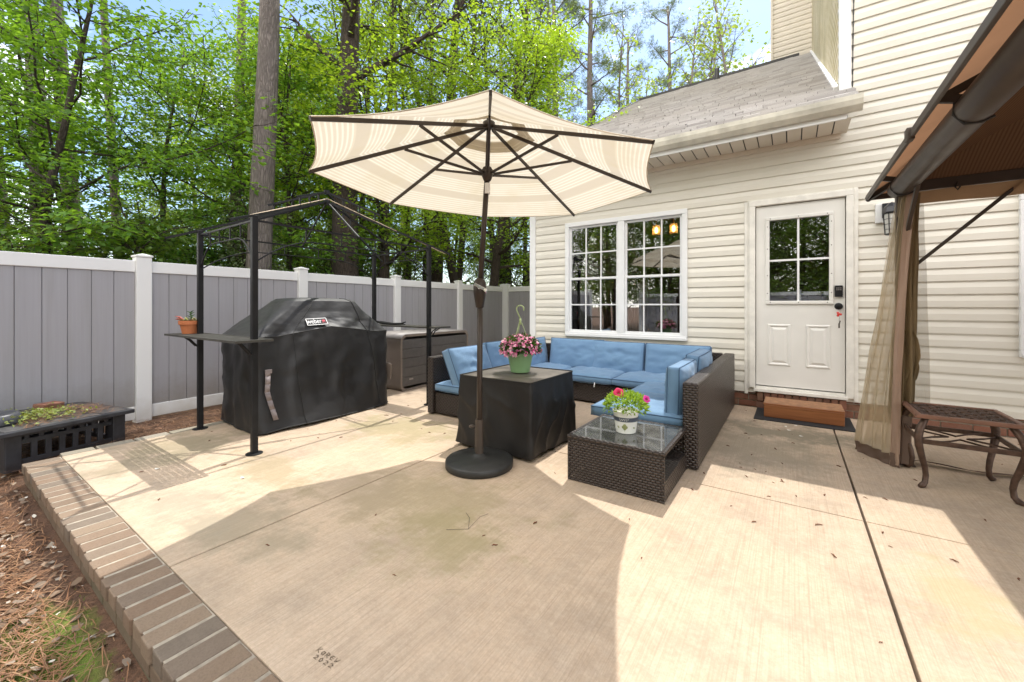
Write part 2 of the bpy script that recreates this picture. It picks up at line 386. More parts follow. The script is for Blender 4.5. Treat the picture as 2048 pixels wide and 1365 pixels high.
_w = _t.math('SINE', _t.math('MULTIPLY', _u.outputs[0], 330)); _c = _t.mix(_t.math('MULTIPLY_ADD', _w, .3, .5), (.095,.055,.034), (.20,.125,.08)); _c = _t.mix(_t.math('MULTIPLY', _t.noise(2.5, _t.co(), 5), .35), _c, (.10,.07,.05))
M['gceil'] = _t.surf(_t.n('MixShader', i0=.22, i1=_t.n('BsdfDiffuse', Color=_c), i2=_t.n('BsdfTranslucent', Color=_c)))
M['valance'] = fab('tan_valance', (.42,.28,.17), .4)
M['net'] = fab('khaki_netting', (.64,.53,.36), .5, .46)
M['net2'] = fab('grey_netting', (.30,.25,.185), .5, .42)
M['drape'] = fab('khaki_drape', (.27,.20,.115), .3)
M['band'] = fab('tan_zip_band', (.44,.31,.235), .25)
M['hem'] = fab('brown_hem', (.17,.12,.095), .1)
M['gmetal'] = plain('dark_bronze_frame', (.07,.053,.042), .45, metal=.2, var=.2, bump=.05)
M['castiron'] = plain('cast_bronze', (.085,.05,.035), .45, metal=.35, var=.45, scale=25, bump=.3)
M['castrim'] = plain('copper_brown_rim', (.21,.105,.07), .45, metal=.1, var=.2, bump=.08)
def wood():
    t = NT('stained_wood'); g = t.noise(1, t.co(scale=(2.5, 60, 60)), 5, .65)
    c = t.mix(t.ramp(g, (.3, 0), (.7, 1)), (.20,.065,.02), (.33,.125,.04))
    return t.pbr(Base__Color=c, Roughness=.5, Normal=t.bump(g, .3, .003))
M['wood'] = wood()
M['woodtop'] = plain('worn_wood_slat', (.33,.17,.085), .7, var=.3, scale=20, bump=.2)
M['matr'] = plain('black_rubber_mat', (.02,.021,.023), .8, var=.4, scale=40, bump=.5)
M['greenpot'] = plain('sage_plastic', (.21,.36,.17), .45, var=.08, scale=4, bump=.04)
M['greenhook'] = plain('green_hanger_plastic', (.38,.48,.22), .45, var=.05)
M['whitepot'] = plain('white_glazed_pot', (.78,.77,.72), .25, var=.04, bump=.02)
M['band2'] = plain('slate_print', (.07,.085,.12), .4)
M['motif'] = plain('green_print', (.28,.30,.12), .4, var=.3, scale=60)
M['terra'] = plain('terracotta', (.52,.17,.065), .7, var=.15, scale=9, bump=.12)
M['soil'] = plain('potting_soil', (.03,.02,.014), .95, bump=.6)
M['lamp'] = plain('black_lamp_metal', (.02,.022,.028), .35)
M['keyred'] = plain('red_fob', (.6,.04,.03), .4)
M['interior'] = plain('interior_wall', (.16,.14,.12), .9)
M['curtain'] = fab('sheer_curtain', (.62,.62,.64), .4, .8)
M['asphaltpot'] = plain('grey_bowl_plastic', (.06,.062,.07), .4)
M['firetable'] = plain('fire_table_metal', (.030,.031,.036), .5, var=.35, scale=12, bump=.1)
M['slate'] = plain('slate_tile', (.07,.068,.068), .6, var=.45, scale=14, bump=.4)
M['tan'] = plain('tan_rod', (.52,.40,.27), .6)
M['scratch'] = plain('scratched_groove', (.25,.195,.135), .95)
M['emit'] = NT('bulb_glow'); M['emit'] = M['emit'].surf(M['emit'].n('Emission', Color=(1,.62,.25), Strength=14))
M['amber'] = NT('amber_shade'); _t = M['amber']; M['amber'] = _t.surf(_t.n('MixShader', i0=.35, i1=_t.n('BsdfTransparent', Color=(1,.8,.5)), i2=_t.n('BsdfTranslucent', Color=(.9,.6,.3))))
# leaves and bark
M['dogleaf'] = leafmat('dogwood_leaf', (.07,.165,.033), (.20,.385,.07), .5, 1.6)
M['mapleleaf'] = leafmat('maple_leaf', (.135,.255,.03), (.33,.50,.065), .52, 1.55)
M['midleaf'] = leafmat('mid_leaf', (.09,.165,.04), (.22,.35,.085), .5, 1.5)
M['farleaf'] = leafmat('far_leaf', (.16,.26,.07), (.33,.45,.12), .5, 1.5)
M['silverleaf'] = leafmat('silver_leaf', (.12,.18,.08), (.30,.37,.19), .3, 1.2)
M['needle'] = leafmat('pine_needle', (.08,.13,.05), (.17,.23,.09), .3, 1.3)
M['conleaf'] = leafmat('conifer_needle', (.04,.09,.025), (.10,.17,.05), .35, 1.3)
M['petleaf'] = leafmat('petunia_leaf', (.14,.27,.04), (.34,.50,.10), .45, 1.5, .75)
M['impleaf'] = leafmat('impatiens_leaf', (.03,.09,.02), (.08,.18,.04), .35, 1.3)
M['sedum'] = leafmat('sedum_leaf', (.17,.23,.06), (.38,.44,.14), .3, 1.2)
def bark(name, a_, b_, sc=1.):
    t = NT(name); v = t.co(scale=(1, 1, .22)); wv = t.mix(.25, v, t.noise(4, v, 4, out=1))
    vo = t.n('TexVoronoi', out=0, _feature='DISTANCE_TO_EDGE', Vector=wv, Scale=26*sc)
    n = t.noise(30*sc, v, 6, .75); n2 = t.noise(1.3, t.co(), 4); e = t.ramp(vo, (0, 0), (.3, 1))
    c = t.mix(t.math('MULTIPLY_ADD', e, .55, .45), [k*.3 for k in a_], t.mix(n, a_, b_)); c = t.mix(t.math('MULTIPLY', t.ramp(n2, (.4, 0), (.7, 1)), .5), c, [k*.55 for k in a_])
    return t.pbr(Base__Color=c, Roughness=.95, Normal=t.bump(t.math('ADD', t.math('MULTIPLY', e, .6), n), .9, .025))
M['pinebark'] = bark('pine_bark', (.175,.145,.13), (.34,.295,.27))
M['darkbark'] = bark('dark_bark', (.07,.052,.043), (.15,.115,.097), 1.3)
M['twig'] = plain('twig_bark', (.045,.035,.03), .9)

# ------------------------------------------------------------------ setting: ground, patio, edging
def gheight(x, y):
    z = -.10
    if y < .45: z -= .10*min(1, (.45-y)/.15+.4)
    z += .018*sin(3.1*x+1.7*y)*cos(2.3*y-1.1*x)
    return z
gm = MB()
xs = [-400,-120,-40,-20,-12]+list(np.linspace(-8,-.5,50))+[.5,2,5,9,15,30,60,150,400]
ys = [-400,-120,-40,-15,-6]+list(np.linspace(-2.5,6,50))+[7,9,12,18,30,60,150,400]
nx, ny = len(xs), len(ys)
gm.add([(x, y, gheight(x, y)) for y in ys for x in xs], [(j*nx+i, j*nx+i+1, (j+1)*nx+i+1, (j+1)*nx+i) for j in range(ny-1) for i in range(nx-1)])
tag(gm.build('ground', M['ground'], smooth=True, uv=False), kind='structure')

pm = MB()
for x0, x1 in ((-4.635,-2.288),(-2.279,.319),(.331,2.95),(2.96,5.6)):
    for y0, y1 in ((.645,2.887),(2.894,5.445)):
        pm.bb(x0, x1, y0, y1, -.16, 0)
patio = tag(pm.build('patio', M['concrete'], bev=.004), kind='structure')
def ribbon(mb, pts, w, z):
    for a, b in zip(pts, pts[1:]):
        a = Vector((*a, z)); b = Vector((*b, z)); d = (b-a).normalized()*w*.4; n = Vector((-d.y, d.x, 0)).normalized()*w/2
        mb.add([a-d-n, b+d-n, b+d+n, a-d+n], [(0,1,2,3)])
ins = MB()
def stroke(x, y, h, ss):
    for s_ in ss: ribbon(ins, [(x+u*h*1.15-.1*h*v, y+v*h+.12*(x+1.26)) for u, v in s_], .0032, .0012)
K = [[(0,0),(.1,1.25)],[(.75,1.1),(.06,.5),(.8,.05)]]
A = [[(.8,.75),(.3,.8),(.05,.4),(.3,.05),(.7,.3),(.8,.75),(.75,0)]]
R_ = [[(0,0),(.05,1)],[(.05,1),(.6,.9),(.6,.6),(.05,.5),(.75,0)]]
E_ = [[(.75,.95),(.15,.85),(.0,.4),(.25,.02),(.75,.1)],[(.05,.5),(.6,.52)]]
N_ = [[(0,.9),(.2,.05),(.5,.3),(.9,.95)]]
two = [[(0,.8),(.35,1),(.7,.75),(.05,.05),(.8,.1)]]; zero = [[(.35,1),(.05,.6),(.2,.05),(.55,.1),(.7,.6),(.35,1)]]
for i, g in enumerate((K,A,R_,E_,N_)): stroke(-1.318+i*.0215, .770, .015, g)
for i, g in enumerate((two,zero,two,two)): stroke(-1.300+i*.0235, .748, .014, g)
ins.build('inscription', M['scratch'], patio, uv=False)

rng = random.Random(4)
bk = MB(); x = -4.66
while x < 5.5:
    w = .092+rng.uniform(-.005,.005)
    bk.box((x+w/2, .546+rng.uniform(-.004,.004), -.0315+rng.uniform(-.0012,.0012)), (w, .188, .062), (rng.uniform(-.006,.006),0,rng.uniform(-.015,.015)))
    x += w+.016
x = -4.66; lb_ = MB()
while x < 5.5:
    lb_.bb(x, x+.19, .458, .55, -.128, -.068); x += .203
bd = bk.build('patio_border', M['brick'], bev=.005); tag(bd, kind='structure'); lb_.build('lower_brick', M['mossbrick'], bd, bev=.006)
mb = MB(); mb.bb(-4.655, 5.5, .461, .641, -.062, -.0035); mb.build('mortar', M['mortar'], bd); mb = MB(); mb.bb(-4.65, 5.5, .466, .635, -.3, -.0625); mb.build('footing', M['footing'], bd)
pv = MB(); y = .645
while y < 5.3:
    l = rng.choice((.2,.24,.3)); j = rng.uniform(-.012,.012)
    pv.box((-4.70+j*.5, y+l/2, -.035), (.115+j, l-.012, .07), (0,0,rng.uniform(-.03,.03))); y += l
tag(pv.build('paver_edging', M['paver'], bev=.008), kind='structure')

# pine straw, leaves, petals
nr = np.random.default_rng(7)
def gh(x, y):
    return np.where(y < .45, -.10-.10*np.minimum(1, (.45-y)/.15+.4), -.10)+.018*np.sin(3.1*x+1.7*y)*np.cos(2.3*y-1.1*x)
def regions(n):
    a = np.stack([nr.uniform(-5.2,-.9,n*3), nr.uniform(-.9,.44,n*3)],1)
    b = np.stack([nr.uniform(-5.85,-4.77,n), nr.uniform(-.6,5,n)],1)
    k = np.abs(a[:,0]) > np.abs(a[:,1])*.2
    return np.concatenate([a[k], b])
def straw(n, L, w, up, seed):
    xy = regions(n); m = len(xy); z = gh(xy[:,0], xy[:,1])+nr.uniform(.003, up, m)
    a = nr.normal(.5, .9, m); t = nr.normal(0, .18, m)
    d = np.stack([np.cos(a)*np.cos(t), np.sin(a)*np.cos(t), np.sin(t)],1); L = L*nr.uniform(.6,1.25,m)
    p = np.stack([xy[:,0], xy[:,1], z],1); s = np.stack([-np.sin(a), np.cos(a), np.zeros(m)],1)*w/2
    q = p+d*L[:,None]; mid = (p+q)/2+np.stack([nr.normal(0,.008,m), nr.normal(0,.008,m), np.full(m,.006)],1)
    V = np.stack([p-s, p+s, mid-s, mid+s, q-s*.5, q+s*.5],1).reshape(-1,3); i = np.arange(m)[:,None]*6
    return V, np.concatenate([i+[0,1,3,2], i+[2,3,5,4]])
V, Q = straw(5200, .15, .0032, .03, 1)
keep = V[:,1].reshape(-1,6).max(1) < 9
M['straw'] = isl('straw_needles', [(.26,.12,.055),(.35,.185,.09),(.17,.08,.045),(.40,.25,.14)], .8)
def clip(V, Q, n):
    c = V.reshape(-1, n, 3); ok = ~(((c[:,:,0] > -4.76) & (c[:,:,1] > .455)).any(1)); return V, Q[ok[Q[:,0]//n]]
V, Q = clip(V, Q, 6)
o = link('pine_straw', mesh_np('pine_straw', V, Q, M['straw'])); tag(o, 'rusty pine needles strewn over the bed along the brick edge and fence', 'pine straw', kind='stuff')
def flakes(n, size, seed, up=.03):
    xy = regions(n); xy = xy[:n]; m = len(xy); z = gh(xy[:,0], xy[:,1])+nr.uniform(.006, up, m); s = size*nr.uniform(.5,1.3,m)
    a = nr.uniform(0,6.28,m); k = np.arange(8)/8*2*pi; r = nr.uniform(.85,1.12,(m,8))*s[:,None]
    X = np.cos(k)*r*1.15; Y = np.sin(k)*np.abs(np.sin(k))**.3*r*.55; tx = nr.normal(0,.3,m); ty = nr.normal(0,.3,m); cu_ = nr.normal(0,14,m); cv_ = nr.normal(18,16,m)
    x = X*np.cos(a)[:,None]-Y*np.sin(a)[:,None]; y = X*np.sin(a)[:,None]+Y*np.cos(a)[:,None]
    zz = x*tx[:,None]+y*ty[:,None]+cu_[:,None]*X**2+cv_[:,None]*Y**2+s[:,None]*.15
    V = np.stack([xy[:,0][:,None]+x, xy[:,1][:,None]+y, z[:,None]+zz],2).reshape(-1,3)
    i = np.arange(m)[:,None]*8
    return clip(V, np.concatenate([i+[0,1,7,0], i+[1,2,6,7], i+[2,3,5,6], i+[3,4,5,3]])[:, :], 8)
M['deadleaf'] = isl('dead_leaf', [(.16,.10,.06),(.26,.19,.13),(.33,.27,.21),(.12,.075,.045)], .8)
M['petal'] = isl('white_petal', [(.62,.60,.52),(.75,.73,.66),(.55,.50,.40)], .7)
o = link('dead_leaves', mesh_np('dead_leaves', *flakes(1100, .024, 1), M['deadleaf'])); tag(o, 'brown curled leaves lying in the straw beside the brick edge', 'dead leaves', kind='stuff')
o = link('fallen_petals', mesh_np('fallen_petals', *flakes(380, .013, 2), M['petal'])); tag(o, 'white fallen petals sprinkled on the straw beside the brick edge', 'petals', kind='stuff')
nn = 2600
xy = np.stack([nr.normal(-2.32,.24,nn), nr.normal(.25,.085,nn).clip(-.3,.42)],1); z = gh(xy[:,0], xy[:,1]); a = nr.uniform(0,6.28,nn); hgt = nr.uniform(.008,.022,nn)
p = np.stack([xy[:,0], xy[:,1], z],1); s = np.stack([np.cos(a), np.sin(a), 0*a],1)*.003; t = p+np.stack([nr.normal(0,.006,nn), nr.normal(0,.006,nn), hgt],1)
V = np.stack([p-s, p+s, t+s*.3, t-s*.3],1).reshape(-1,3)
M['moss'] = isl('moss_blades', [(.08,.13,.015),(.17,.24,.03),(.24,.30,.05)], .8)
o = link('moss', mesh_np('moss', V, np.arange(nn)[:,None]*4+[0,1,2,3], M['moss'])); tag(o, 'bright green moss patch in the straw near the brick edge', 'moss', kind='stuff')

# ------------------------------------------------------------------ house
house = thing('house', (-1.5, 5.473, 0), 'cream vinyl sided house with a white door, grid window and grey shingled roof', 'house')
Y0 = 5.473; XL = -3.36; XC = .42; LAP = .1225
OPEN = [(-2.71,-1.13,.78,2.32), (-.345,.465,.1,2.29), (1.70,3.3,.78,2.08)]
def siding_rects(x0, x1, z0, z1, opens):
    out = []; k = 0; zb = z0
    prof = [(0,.004),(.002,.0165),(.062,.0165),(.108,.004),(LAP,.004)]
    while zb < z1-1e-4:
        for (a, da), (b, db) in zip(prof, prof[1:]):
            cuts = sorted({a, b} | {o[i]-zb for o in opens for i in (2,3) if a < o[i]-zb < b})
            for u, v in zip(cuts, cuts[1:]):
                if zb+u >= z1: continue
                v2 = min(v, z1-zb); f = lambda q: da+(db-da)*((q-a)/(b-a) if b > a else 0)
                mid = zb+(u+v2)/2; segs = [(x0, x1)]
                for o in opens:
                    if o[2] < mid < o[3]:
                        segs = [t for s in segs for t in ((s[0], min(s[1], o[0])), (max(s[0], o[1]), s[1])) if t[1]-t[0] > 1e-4]
                for s in segs: out.append((s[0], s[1], zb+u, zb+v2, f(u), f(v2)))
        zb += LAP
    return out
w = MB()
for x0, x1, za, zb, da, db in siding_rects(XL, XC, .165, 3.0, OPEN)+siding_rects(XC, 5.5, .165, 7.0, OPEN):
    w.add([(x0,Y0-da,za),(x1,Y0-da,za),(x1,Y0-db,zb),(x0,Y0-db,zb)], [(0,1,2,3)])
_rs = random.Random(5)
for k in range(16):
    xs_ = _rs.uniform(-.4, 3.6) if k % 2 else _rs.uniform(.7, 3.2); kk = _rs.randrange(1, 40); zz = .165+LAP*kk
    if any(o[0]-.15 < xs_ < o[1]+.15 and o[2]-.15 < zz < o[3]+.15 for o in OPEN) or (xs_ < XC+.1 and zz > 2.7): continue
    w.bb(xs_, xs_+.0035, Y0-.0182, Y0-.016, zz+.003, zz+.061)
w.build('wall', M['siding'], house)
w = MB()   # left end wall and the back shell that closes the house
w.bb(XL, XL+.1, Y0+.12, 12, .0, 3.0)
w.add([(XL,Y0+.12,3.0),(XL,12.16,7.05),(XL,19.2,3.0)], [(0,1,2)]); w.bb(XL, XL+.1, 12, 19, 0, 3.0); w.bb(XL, 5.5, 19, 19.1, 0, 3.0)
w.build('side_wall', M['siding'], house)
w = MB()   # inner sheathing with openings
def holed(mb, x0, x1, z0, z1, y0, y1, opens):
    xs_ = sorted({x0, x1} | {v for o in opens for v in o[:2] if x0 < v < x1}); zs_ = sorted({z0, z1} | {v for o in opens for v in o[2:] if z0 < v < z1})
    for a, b in zip(xs_, xs_[1:]):
        for c, d in zip(zs_, zs_[1:]):
            if not any(o[0] < (a+b)/2 < o[1] and o[2] < (c+d)/2 < o[3] for o in opens): mb.bb(a, b, y0, y1, c, d)
holed(w, XL+.001, 5.5, .17, 2.99, Y0+.004, Y0+.12, OPEN)
w.build('sheathing', M['interior'], house)
w = MB()
w.bb(XL+.1, 5.4, Y0+.13, 9.6, .12, .17); w.bb(XL+.1, 5.4, Y0+.13, 9.6, 2.6, 2.65); w.bb(XL+.1, 5.4, 9.6, 9.7, .12, 2.65); w.bb(5.4, 5.5, Y0+.13, 9.6, .12, 2.65)
w.build('room', M['interior'], house)
# brick foundation
fb = MB(); fm = MB(); fm.bb(XL+.01, 5.5, Y0+.018, Y0+.12, -.2, .17)
for row, zz in enumerate((-.075, .0, .075, .15)):
    x = XL+.01-(row % 2)*.105
    while x < 5.5:
        a, b = max(x, XL+.01), min(x+.2, 5.5)
        if b > a: fb.bb(a, b, Y0+.006, Y0+.03, zz, min(zz+.064, .164))
        x += .21
for i in range(12):   # soldier course under the door sill
    x = -.325+i*.0665; fb.bb(x, x+.058, Y0-.055, Y0+.01, .085, .182)
fb.bb(-.335,-.13,Y0-.05,Y0+.005,.005,.075); fb.bb(-.12,.085,Y0-.05,Y0+.005,.005,.075); fb.bb(.095,.30,Y0-.05,Y0+.005,.005,.075); fb.bb(.31,.465,Y0-.05,Y0+.005,.005,.075)
f_ = fb.build('foundation', M['redbrick'], house, bev=.003); fm.build('mortar', M['mortar'], f_)
# corner posts
w = MB(); w.bb(XL-.025, XL+.075, Y0-.03, Y0+.12, .12, 2.99); w.build('corner_post', M['white'], house, bev=.004)
w = MB(); w.bb(XC-.012, XC+.085, Y0-.032, Y0+.01, 3.28, 7.0); w.bb(XC-.014, XC+.01, Y0+.01, Y0+.1, 3.3, 7.0); w.build('corner_post', M['white'], house, bev=.004)
# eave: soffit, fascia, gutter
EY = 4.95; SL = .572
w = MB(); w.bb(-3.62, .44, 5.04, Y0-.022, 2.966, 2.985); w.build('soffit_backing', M['dark'], house)  # near-black sheet stands in for shade in the soffit slits
w = MB()
for i in range(31):
    x = -3.55+i*.13; w.bb(x, x+.119, 5.041, Y0-.023, 2.949, 2.958)
w.build('soffit', M['soffit'], house)
w = MB(); w.bb(-3.62, .42, Y0-.05, Y0-.018, 2.90, 2.954); w.build('frieze_board', M['soffit'], house, bev=.004)
w = MB(); w.bb(-3.62, .435, 5.02, 5.04, 2.945, 3.13); w.bb(.42, .44, 5.04, Y0-.02, 2.975, 3.1); w.build('fascia', M['white'], house, bev=.003)
pr = [(5.018,3.115),(5.018,3.012),(4.985,3.0),(4.95,3.035),(4.935,3.075),(4.93,3.115),(4.918,3.118),(4.922,3.075),(4.94,3.03),(4.98,2.99),(5.019,2.99)]
w = MB(); n = len(pr); w.add([(x, y, z) for x in (-3.68, .545) for y, z in pr], [(i, (i+1)%n, n+(i+1)%n, n+i) for i in range(n)])
w.add([(.545, y, z) for y, z in [(5.018,3.115),(5.018,2.992),(4.98,2.992),(4.94,3.032),(4.925,3.115)]], [(0,1,2,3,4)])
w.build('gutter', M['gutter'], house)
# roof with stepped shingle courses
rf = MB(); RY = 12.16; e = .142; L = math.hypot(1, SL); ny_ = int((RY-EY-.02)*L/e)
rr = random.Random(3)
for i in range(ny_):
    y0 = EY+.02+i*e/L; z0 = 3.115+(y0-EY)*SL; y1 = y0+e/L*1.05; z1 = 3.115+(y1-EY)*SL-.004
    xr = XC+.0 if y0 > Y0-.05 else .52
    x = -3.7-rr.uniform(0,.25)
    while x < xr:
        wd = rr.choice((.17,.2,.26,.31)); a, b = max(x, -3.7), min(x+wd-.004, xr); t = .018+rr.choice((0,.004,.012))
        if b-a > .02:
            rf.add([(a,y0,z0),(b,y0,z0),(b,y0,z0+t),(a,y0,z0+t),(b,y1,z1+.004),(a,y1,z1+.004)], [(0,1,2,3),(3,2,4,5)])
        x += wd
roof = rf.build('roof', M['shingle'], house)
w = MB(); ze = 3.10
w.add([(-3.69,EY+.03,ze),(XC,EY+.03,ze),(XC,RY,ze+(RY-EY-.03)*SL),(-3.69,RY,ze+(RY-EY-.03)*SL),(-3.69,19.35,ze),(XC,19.35,ze)], [(0,1,2,3),(3,2,5,4)])
w.build('roof_deck', M['dark'], roof, solid=.02)
w = MB(); zr = 3.115+(RY-EY)*SL; w.bb(-3.72, .15, RY-.06, RY+.06, zr-.02, zr+.05); w.bar((-3.72,EY+.02,3.10),(-3.72,RY,zr-.02),.03,.1)
w.build('ridge_cap', M['dark'], roof)
px = at(1462, 9.86); w = MB(); w.lathe([(.12,-.1),(.06,.06),(.055,.3),(.05,.31)], (-1.62, RY-.25, zr-.16), 12); w.build('vent_pipe', M['dark'], roof, smooth=True)
# upper storey side wall and return (vertical strips of siding step along the roof slope)
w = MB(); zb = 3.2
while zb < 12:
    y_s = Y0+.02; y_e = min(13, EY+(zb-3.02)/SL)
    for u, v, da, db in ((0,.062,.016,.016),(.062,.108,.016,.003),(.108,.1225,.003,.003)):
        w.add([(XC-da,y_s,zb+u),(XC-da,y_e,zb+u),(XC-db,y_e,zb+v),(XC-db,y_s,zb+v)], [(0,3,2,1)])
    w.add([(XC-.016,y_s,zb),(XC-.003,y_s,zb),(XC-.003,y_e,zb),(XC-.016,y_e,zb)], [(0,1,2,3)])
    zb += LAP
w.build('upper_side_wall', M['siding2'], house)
w = MB(); w.bar((XC-.03, Y0+.06, 3.13+(Y0+.06-EY)*SL), (XC-.03, 13, 3.13+(13-EY)*SL), .05, .05); w.build('step_flashing', M['white'], house)
w = MB()
for x0, x1, za, zb, da, db in siding_rects(-.42, XC, 7.0, 12.5, []):
    w.add([(x0,RY+.25-da,za),(x1,RY+.25-da,za),(x1,RY+.25-db,zb),(x0,RY+.25-db,zb)], [(0,1,2,3)])
w.bb(-.42, XC, RY+.26, RY+.5, 6.5, 12.5); w.bb(-.45,-.4,RY+.2,RY+.5,6.8,12.5)
w.build('return_wall', M['soffit'], house)
w = MB(); w.bb(XC+.005, 5.5, Y0+.03, 13, 3.0, 7.0); w.build('upper_core', M['interior'], house)

def window(x0, x1, z0, z1, units, nm='window'):
    wb = MB(); y0 = Y0-.045; y1 = Y0+.03
    for a in ((x0, x1, z1-.062, z1), (x0, x1, z0, z0+.062), (x0, x0+.062, z0+.062, z1-.062), (x1-.062, x1, z0+.062, z1-.062)):
        wb.bb(a[0], a[1], y0, y1, a[2], a[3])
    f = wb.build(nm, M['white'], house, bev=.006)
    sl = MB(); sl.bb(x0+.01, x1-.01, y0-.012, y0, z0-.004, z0+.035); sl.build('sill', M['white'], f, bev=.004)
    W_ = (x1-x0-.124)/units
    for u in range(units):
        a = x0+.062+u*W_; b = a+W_; zm = (z0+z1)/2
        if u: m = MB(); m.bb(a-.045, a+.045, y0+.004, y1, z0+.062, z1-.062); m.build('mullion', M['white'], f, bev=.004)
        for k, (c, d, yy) in enumerate(((zm-.018, z1-.062, 0), (z0+.062, zm+.018, -.012))):
            a2 = a+(.045 if u else 0); b2 = b-(.045 if u < units-1 else 0); s = MB(); st = .030; Y = Y0+.012+yy
            s.bb(a2, b2, Y-.02, Y+.012, c, c+st); s.bb(a2, b2, Y-.02, Y+.012, d-st, d); s.bb(a2, a2+st, Y-.02, Y+.012, c+st, d-st); s.bb(b2-st, b2, Y-.02, Y+.012, c+st, d-st)
            so_ = s.build('sash', M['white'], f, bev=.003)
            g = MB(); g.bb(a2+st-.002, b2-st+.002, Y-.004, Y, c+st-.002, d-st+.002); go = g.build('pane', M['glass'], f)
            mu = MB(); cx = [(a2+st)+(b2-a2-2*st)*i/3 for i in (1,2)]; cz = (c+d)/2
            for x in cx: mu.bb(x-.009, x+.009, Y+.0005, Y+.010, c+st, d-st); mu.bb(x-.009, x+.009, Y-.013, Y-.0045, c+st, d-st)
            xs_ = [a2+st, cx[0]-.009, cx[0]+.009, cx[1]-.009, cx[1]+.009, b2-st]
            for i in (0,2,4): mu.bb(xs_[i], xs_[i+1], Y+.0005, Y+.010, cz-.009, cz+.009); mu.bb(xs_[i], xs_[i+1], Y-.013, Y-.0045, cz-.009, cz+.009)
            mu.build('muntin', M['white'], f)
    return f
window(-2.765, -1.075, .725, 2.375, 2)
window(1.64, 3.36, .71, 2.14, 2)
# door
dr = MB()
holed(dr, -.338, .456, .258, 2.285, Y0-.012, Y0+.03, [(-.208,.325,1.215,2.118)])
door = dr.build('door', M['door'], house)
for x0, x1 in ((-.225,-.01),(.125,.338)):
    p = MB(); z0, z1 = .495, .965
    if True: z0, z1 = .49, .955
    q = [(x0,x1,z0,z1,.012),(x0+.012,x1-.012,z0+.012,z1-.012,.006),(x0+.03,x1-.03,z0+.03,z1-.03,.006),(x0+.055,x1-.055,z0+.055,z1-.055,.020)]
    q = [(x0+k,x1-k,z0+k,z1-k,p_) for k, p_ in ((0,0),(.010,.010),(.018,.010),(.034,.0008),(.060,.011))]; vv = []
    for a, b, c, d, yy in q: y_ = Y0-.0123-yy; vv += [(a,y_,c),(b,y_,c),(b,y_,d),(a,y_,d)]
    ff = [(k*4+i, k*4+(i+1)%4, k*4+4+(i+1)%4, k*4+4+i) for k in range(4) for i in range(4)]+[(16,17,18,19)]
    p.add(vv, ff); p.build('raised_panel', M['door'], door)
fr = MB()
for a in ((-.245,.362,2.118,2.155),(-.245,.362,1.178,1.215),(-.245,-.208,1.215,2.118),(.325,.362,1.215,2.118)): fr.bb(a[0], a[1], Y0-.030, Y0-.012, a[2], a[3])
lf = fr.build('lite_frame', M['door'], door, bev=.006)
scr = MB()
for x in (-.2,.06,.31): scr.box((x,Y0-.031,2.137),(.008,.003,.008)); scr.box((x,Y0-.031,1.197),(.008,.003,.008))
for z in (1.3,1.5,1.8,2.05): scr.box((-.227,Y0-.031,z),(.008,.003,.008)); scr.box((.344,Y0-.031,z),(.008,.003,.008))
scr.build('screw', M['dark'], lf)
g = MB(); g.bb(-.209,.326,Y0+.0,Y0+.004,1.214,2.119); g.build('pane', M['glass'], door)
mu = MB(); mu.bb(.048,.068,Y0-.012,Y0-.001,1.215,2.118); mu.bb(-.208,.048,Y0-.012,Y0-.001,1.657,1.677); mu.bb(.068,.325,Y0-.012,Y0-.001,1.657,1.677); mu.build('muntin', M['white'], door)
kp = MB(); kp.box((.404,Y0-.027,1.313),(.066,.03,.118)); k_ = kp.build('keypad', M['blackmetal'], door, bev=.006)
bt = MB()
for i in range(3):
    for j in range(2): bt.lathe([(.006,-.001),(.006,.001)], (.388+i*.016, 0, 0), 8)
bt = MB()
for i in range(3):
    for j in range(2): bt.box((.388+i*.016, Y0-.0435, 1.345-j*.018),(.009,.002,.009))
bt.build('button', M['boxlid'], k_, bev=.002)
kn = MB(); kn.tube([(.404,Y0-.012,1.155),(.404,Y0-.022,1.155),(.404,Y0-.03,1.155),(.404,Y0-.055,1.155),(.404,Y0-.06,1.155),(.404,Y0-.08,1.155),(.404,Y0-.088,1.155)],[.036,.034,.014,.014,.028,.031,.015],20)
kn.build('knob', M['blackmetal'], door, smooth=True)
cs = MB()
cs.bb(-.405,-.345,Y0-.045,Y0+.03,.225,2.295); cs.bb(.463,.523,Y0-.045,Y0+.03,.205,2.295); cs.bb(-.405,.523,Y0-.045,Y0+.03,2.295,2.355)
cs.bb(-.419,-.405,Y0-.033,Y0+.02,.21,2.369); cs.bb(.523,.560,Y0-.033,Y0+.02,.175,2.369); cs.bb(-.405,.523,Y0-.033,Y0+.02,2.355,2.369)
cs.bb(-.455,-.419,Y0-.026,Y0+.02,.145,2.36)
cs.build('door_casing', M['trimold'], house, bev=.005)
sl = MB(); sl.bb(-.36,.475,Y0-.075,Y0+.03,.19,.224); sl.bb(-.34,.46,Y0-.03,Y0+.03,.224,.246); sl.build('threshold', M['trimold'], house, bev=.004)
w = MB(); w.tube([(XC+.095,Y0-.012,7),(XC+.11,Y0-.014,4.6),(XC+.10,Y0-.014,3.9),(XC+.095,Y0-.012,3.35)], .006, 6); w.build('cable', M['dark'], house)

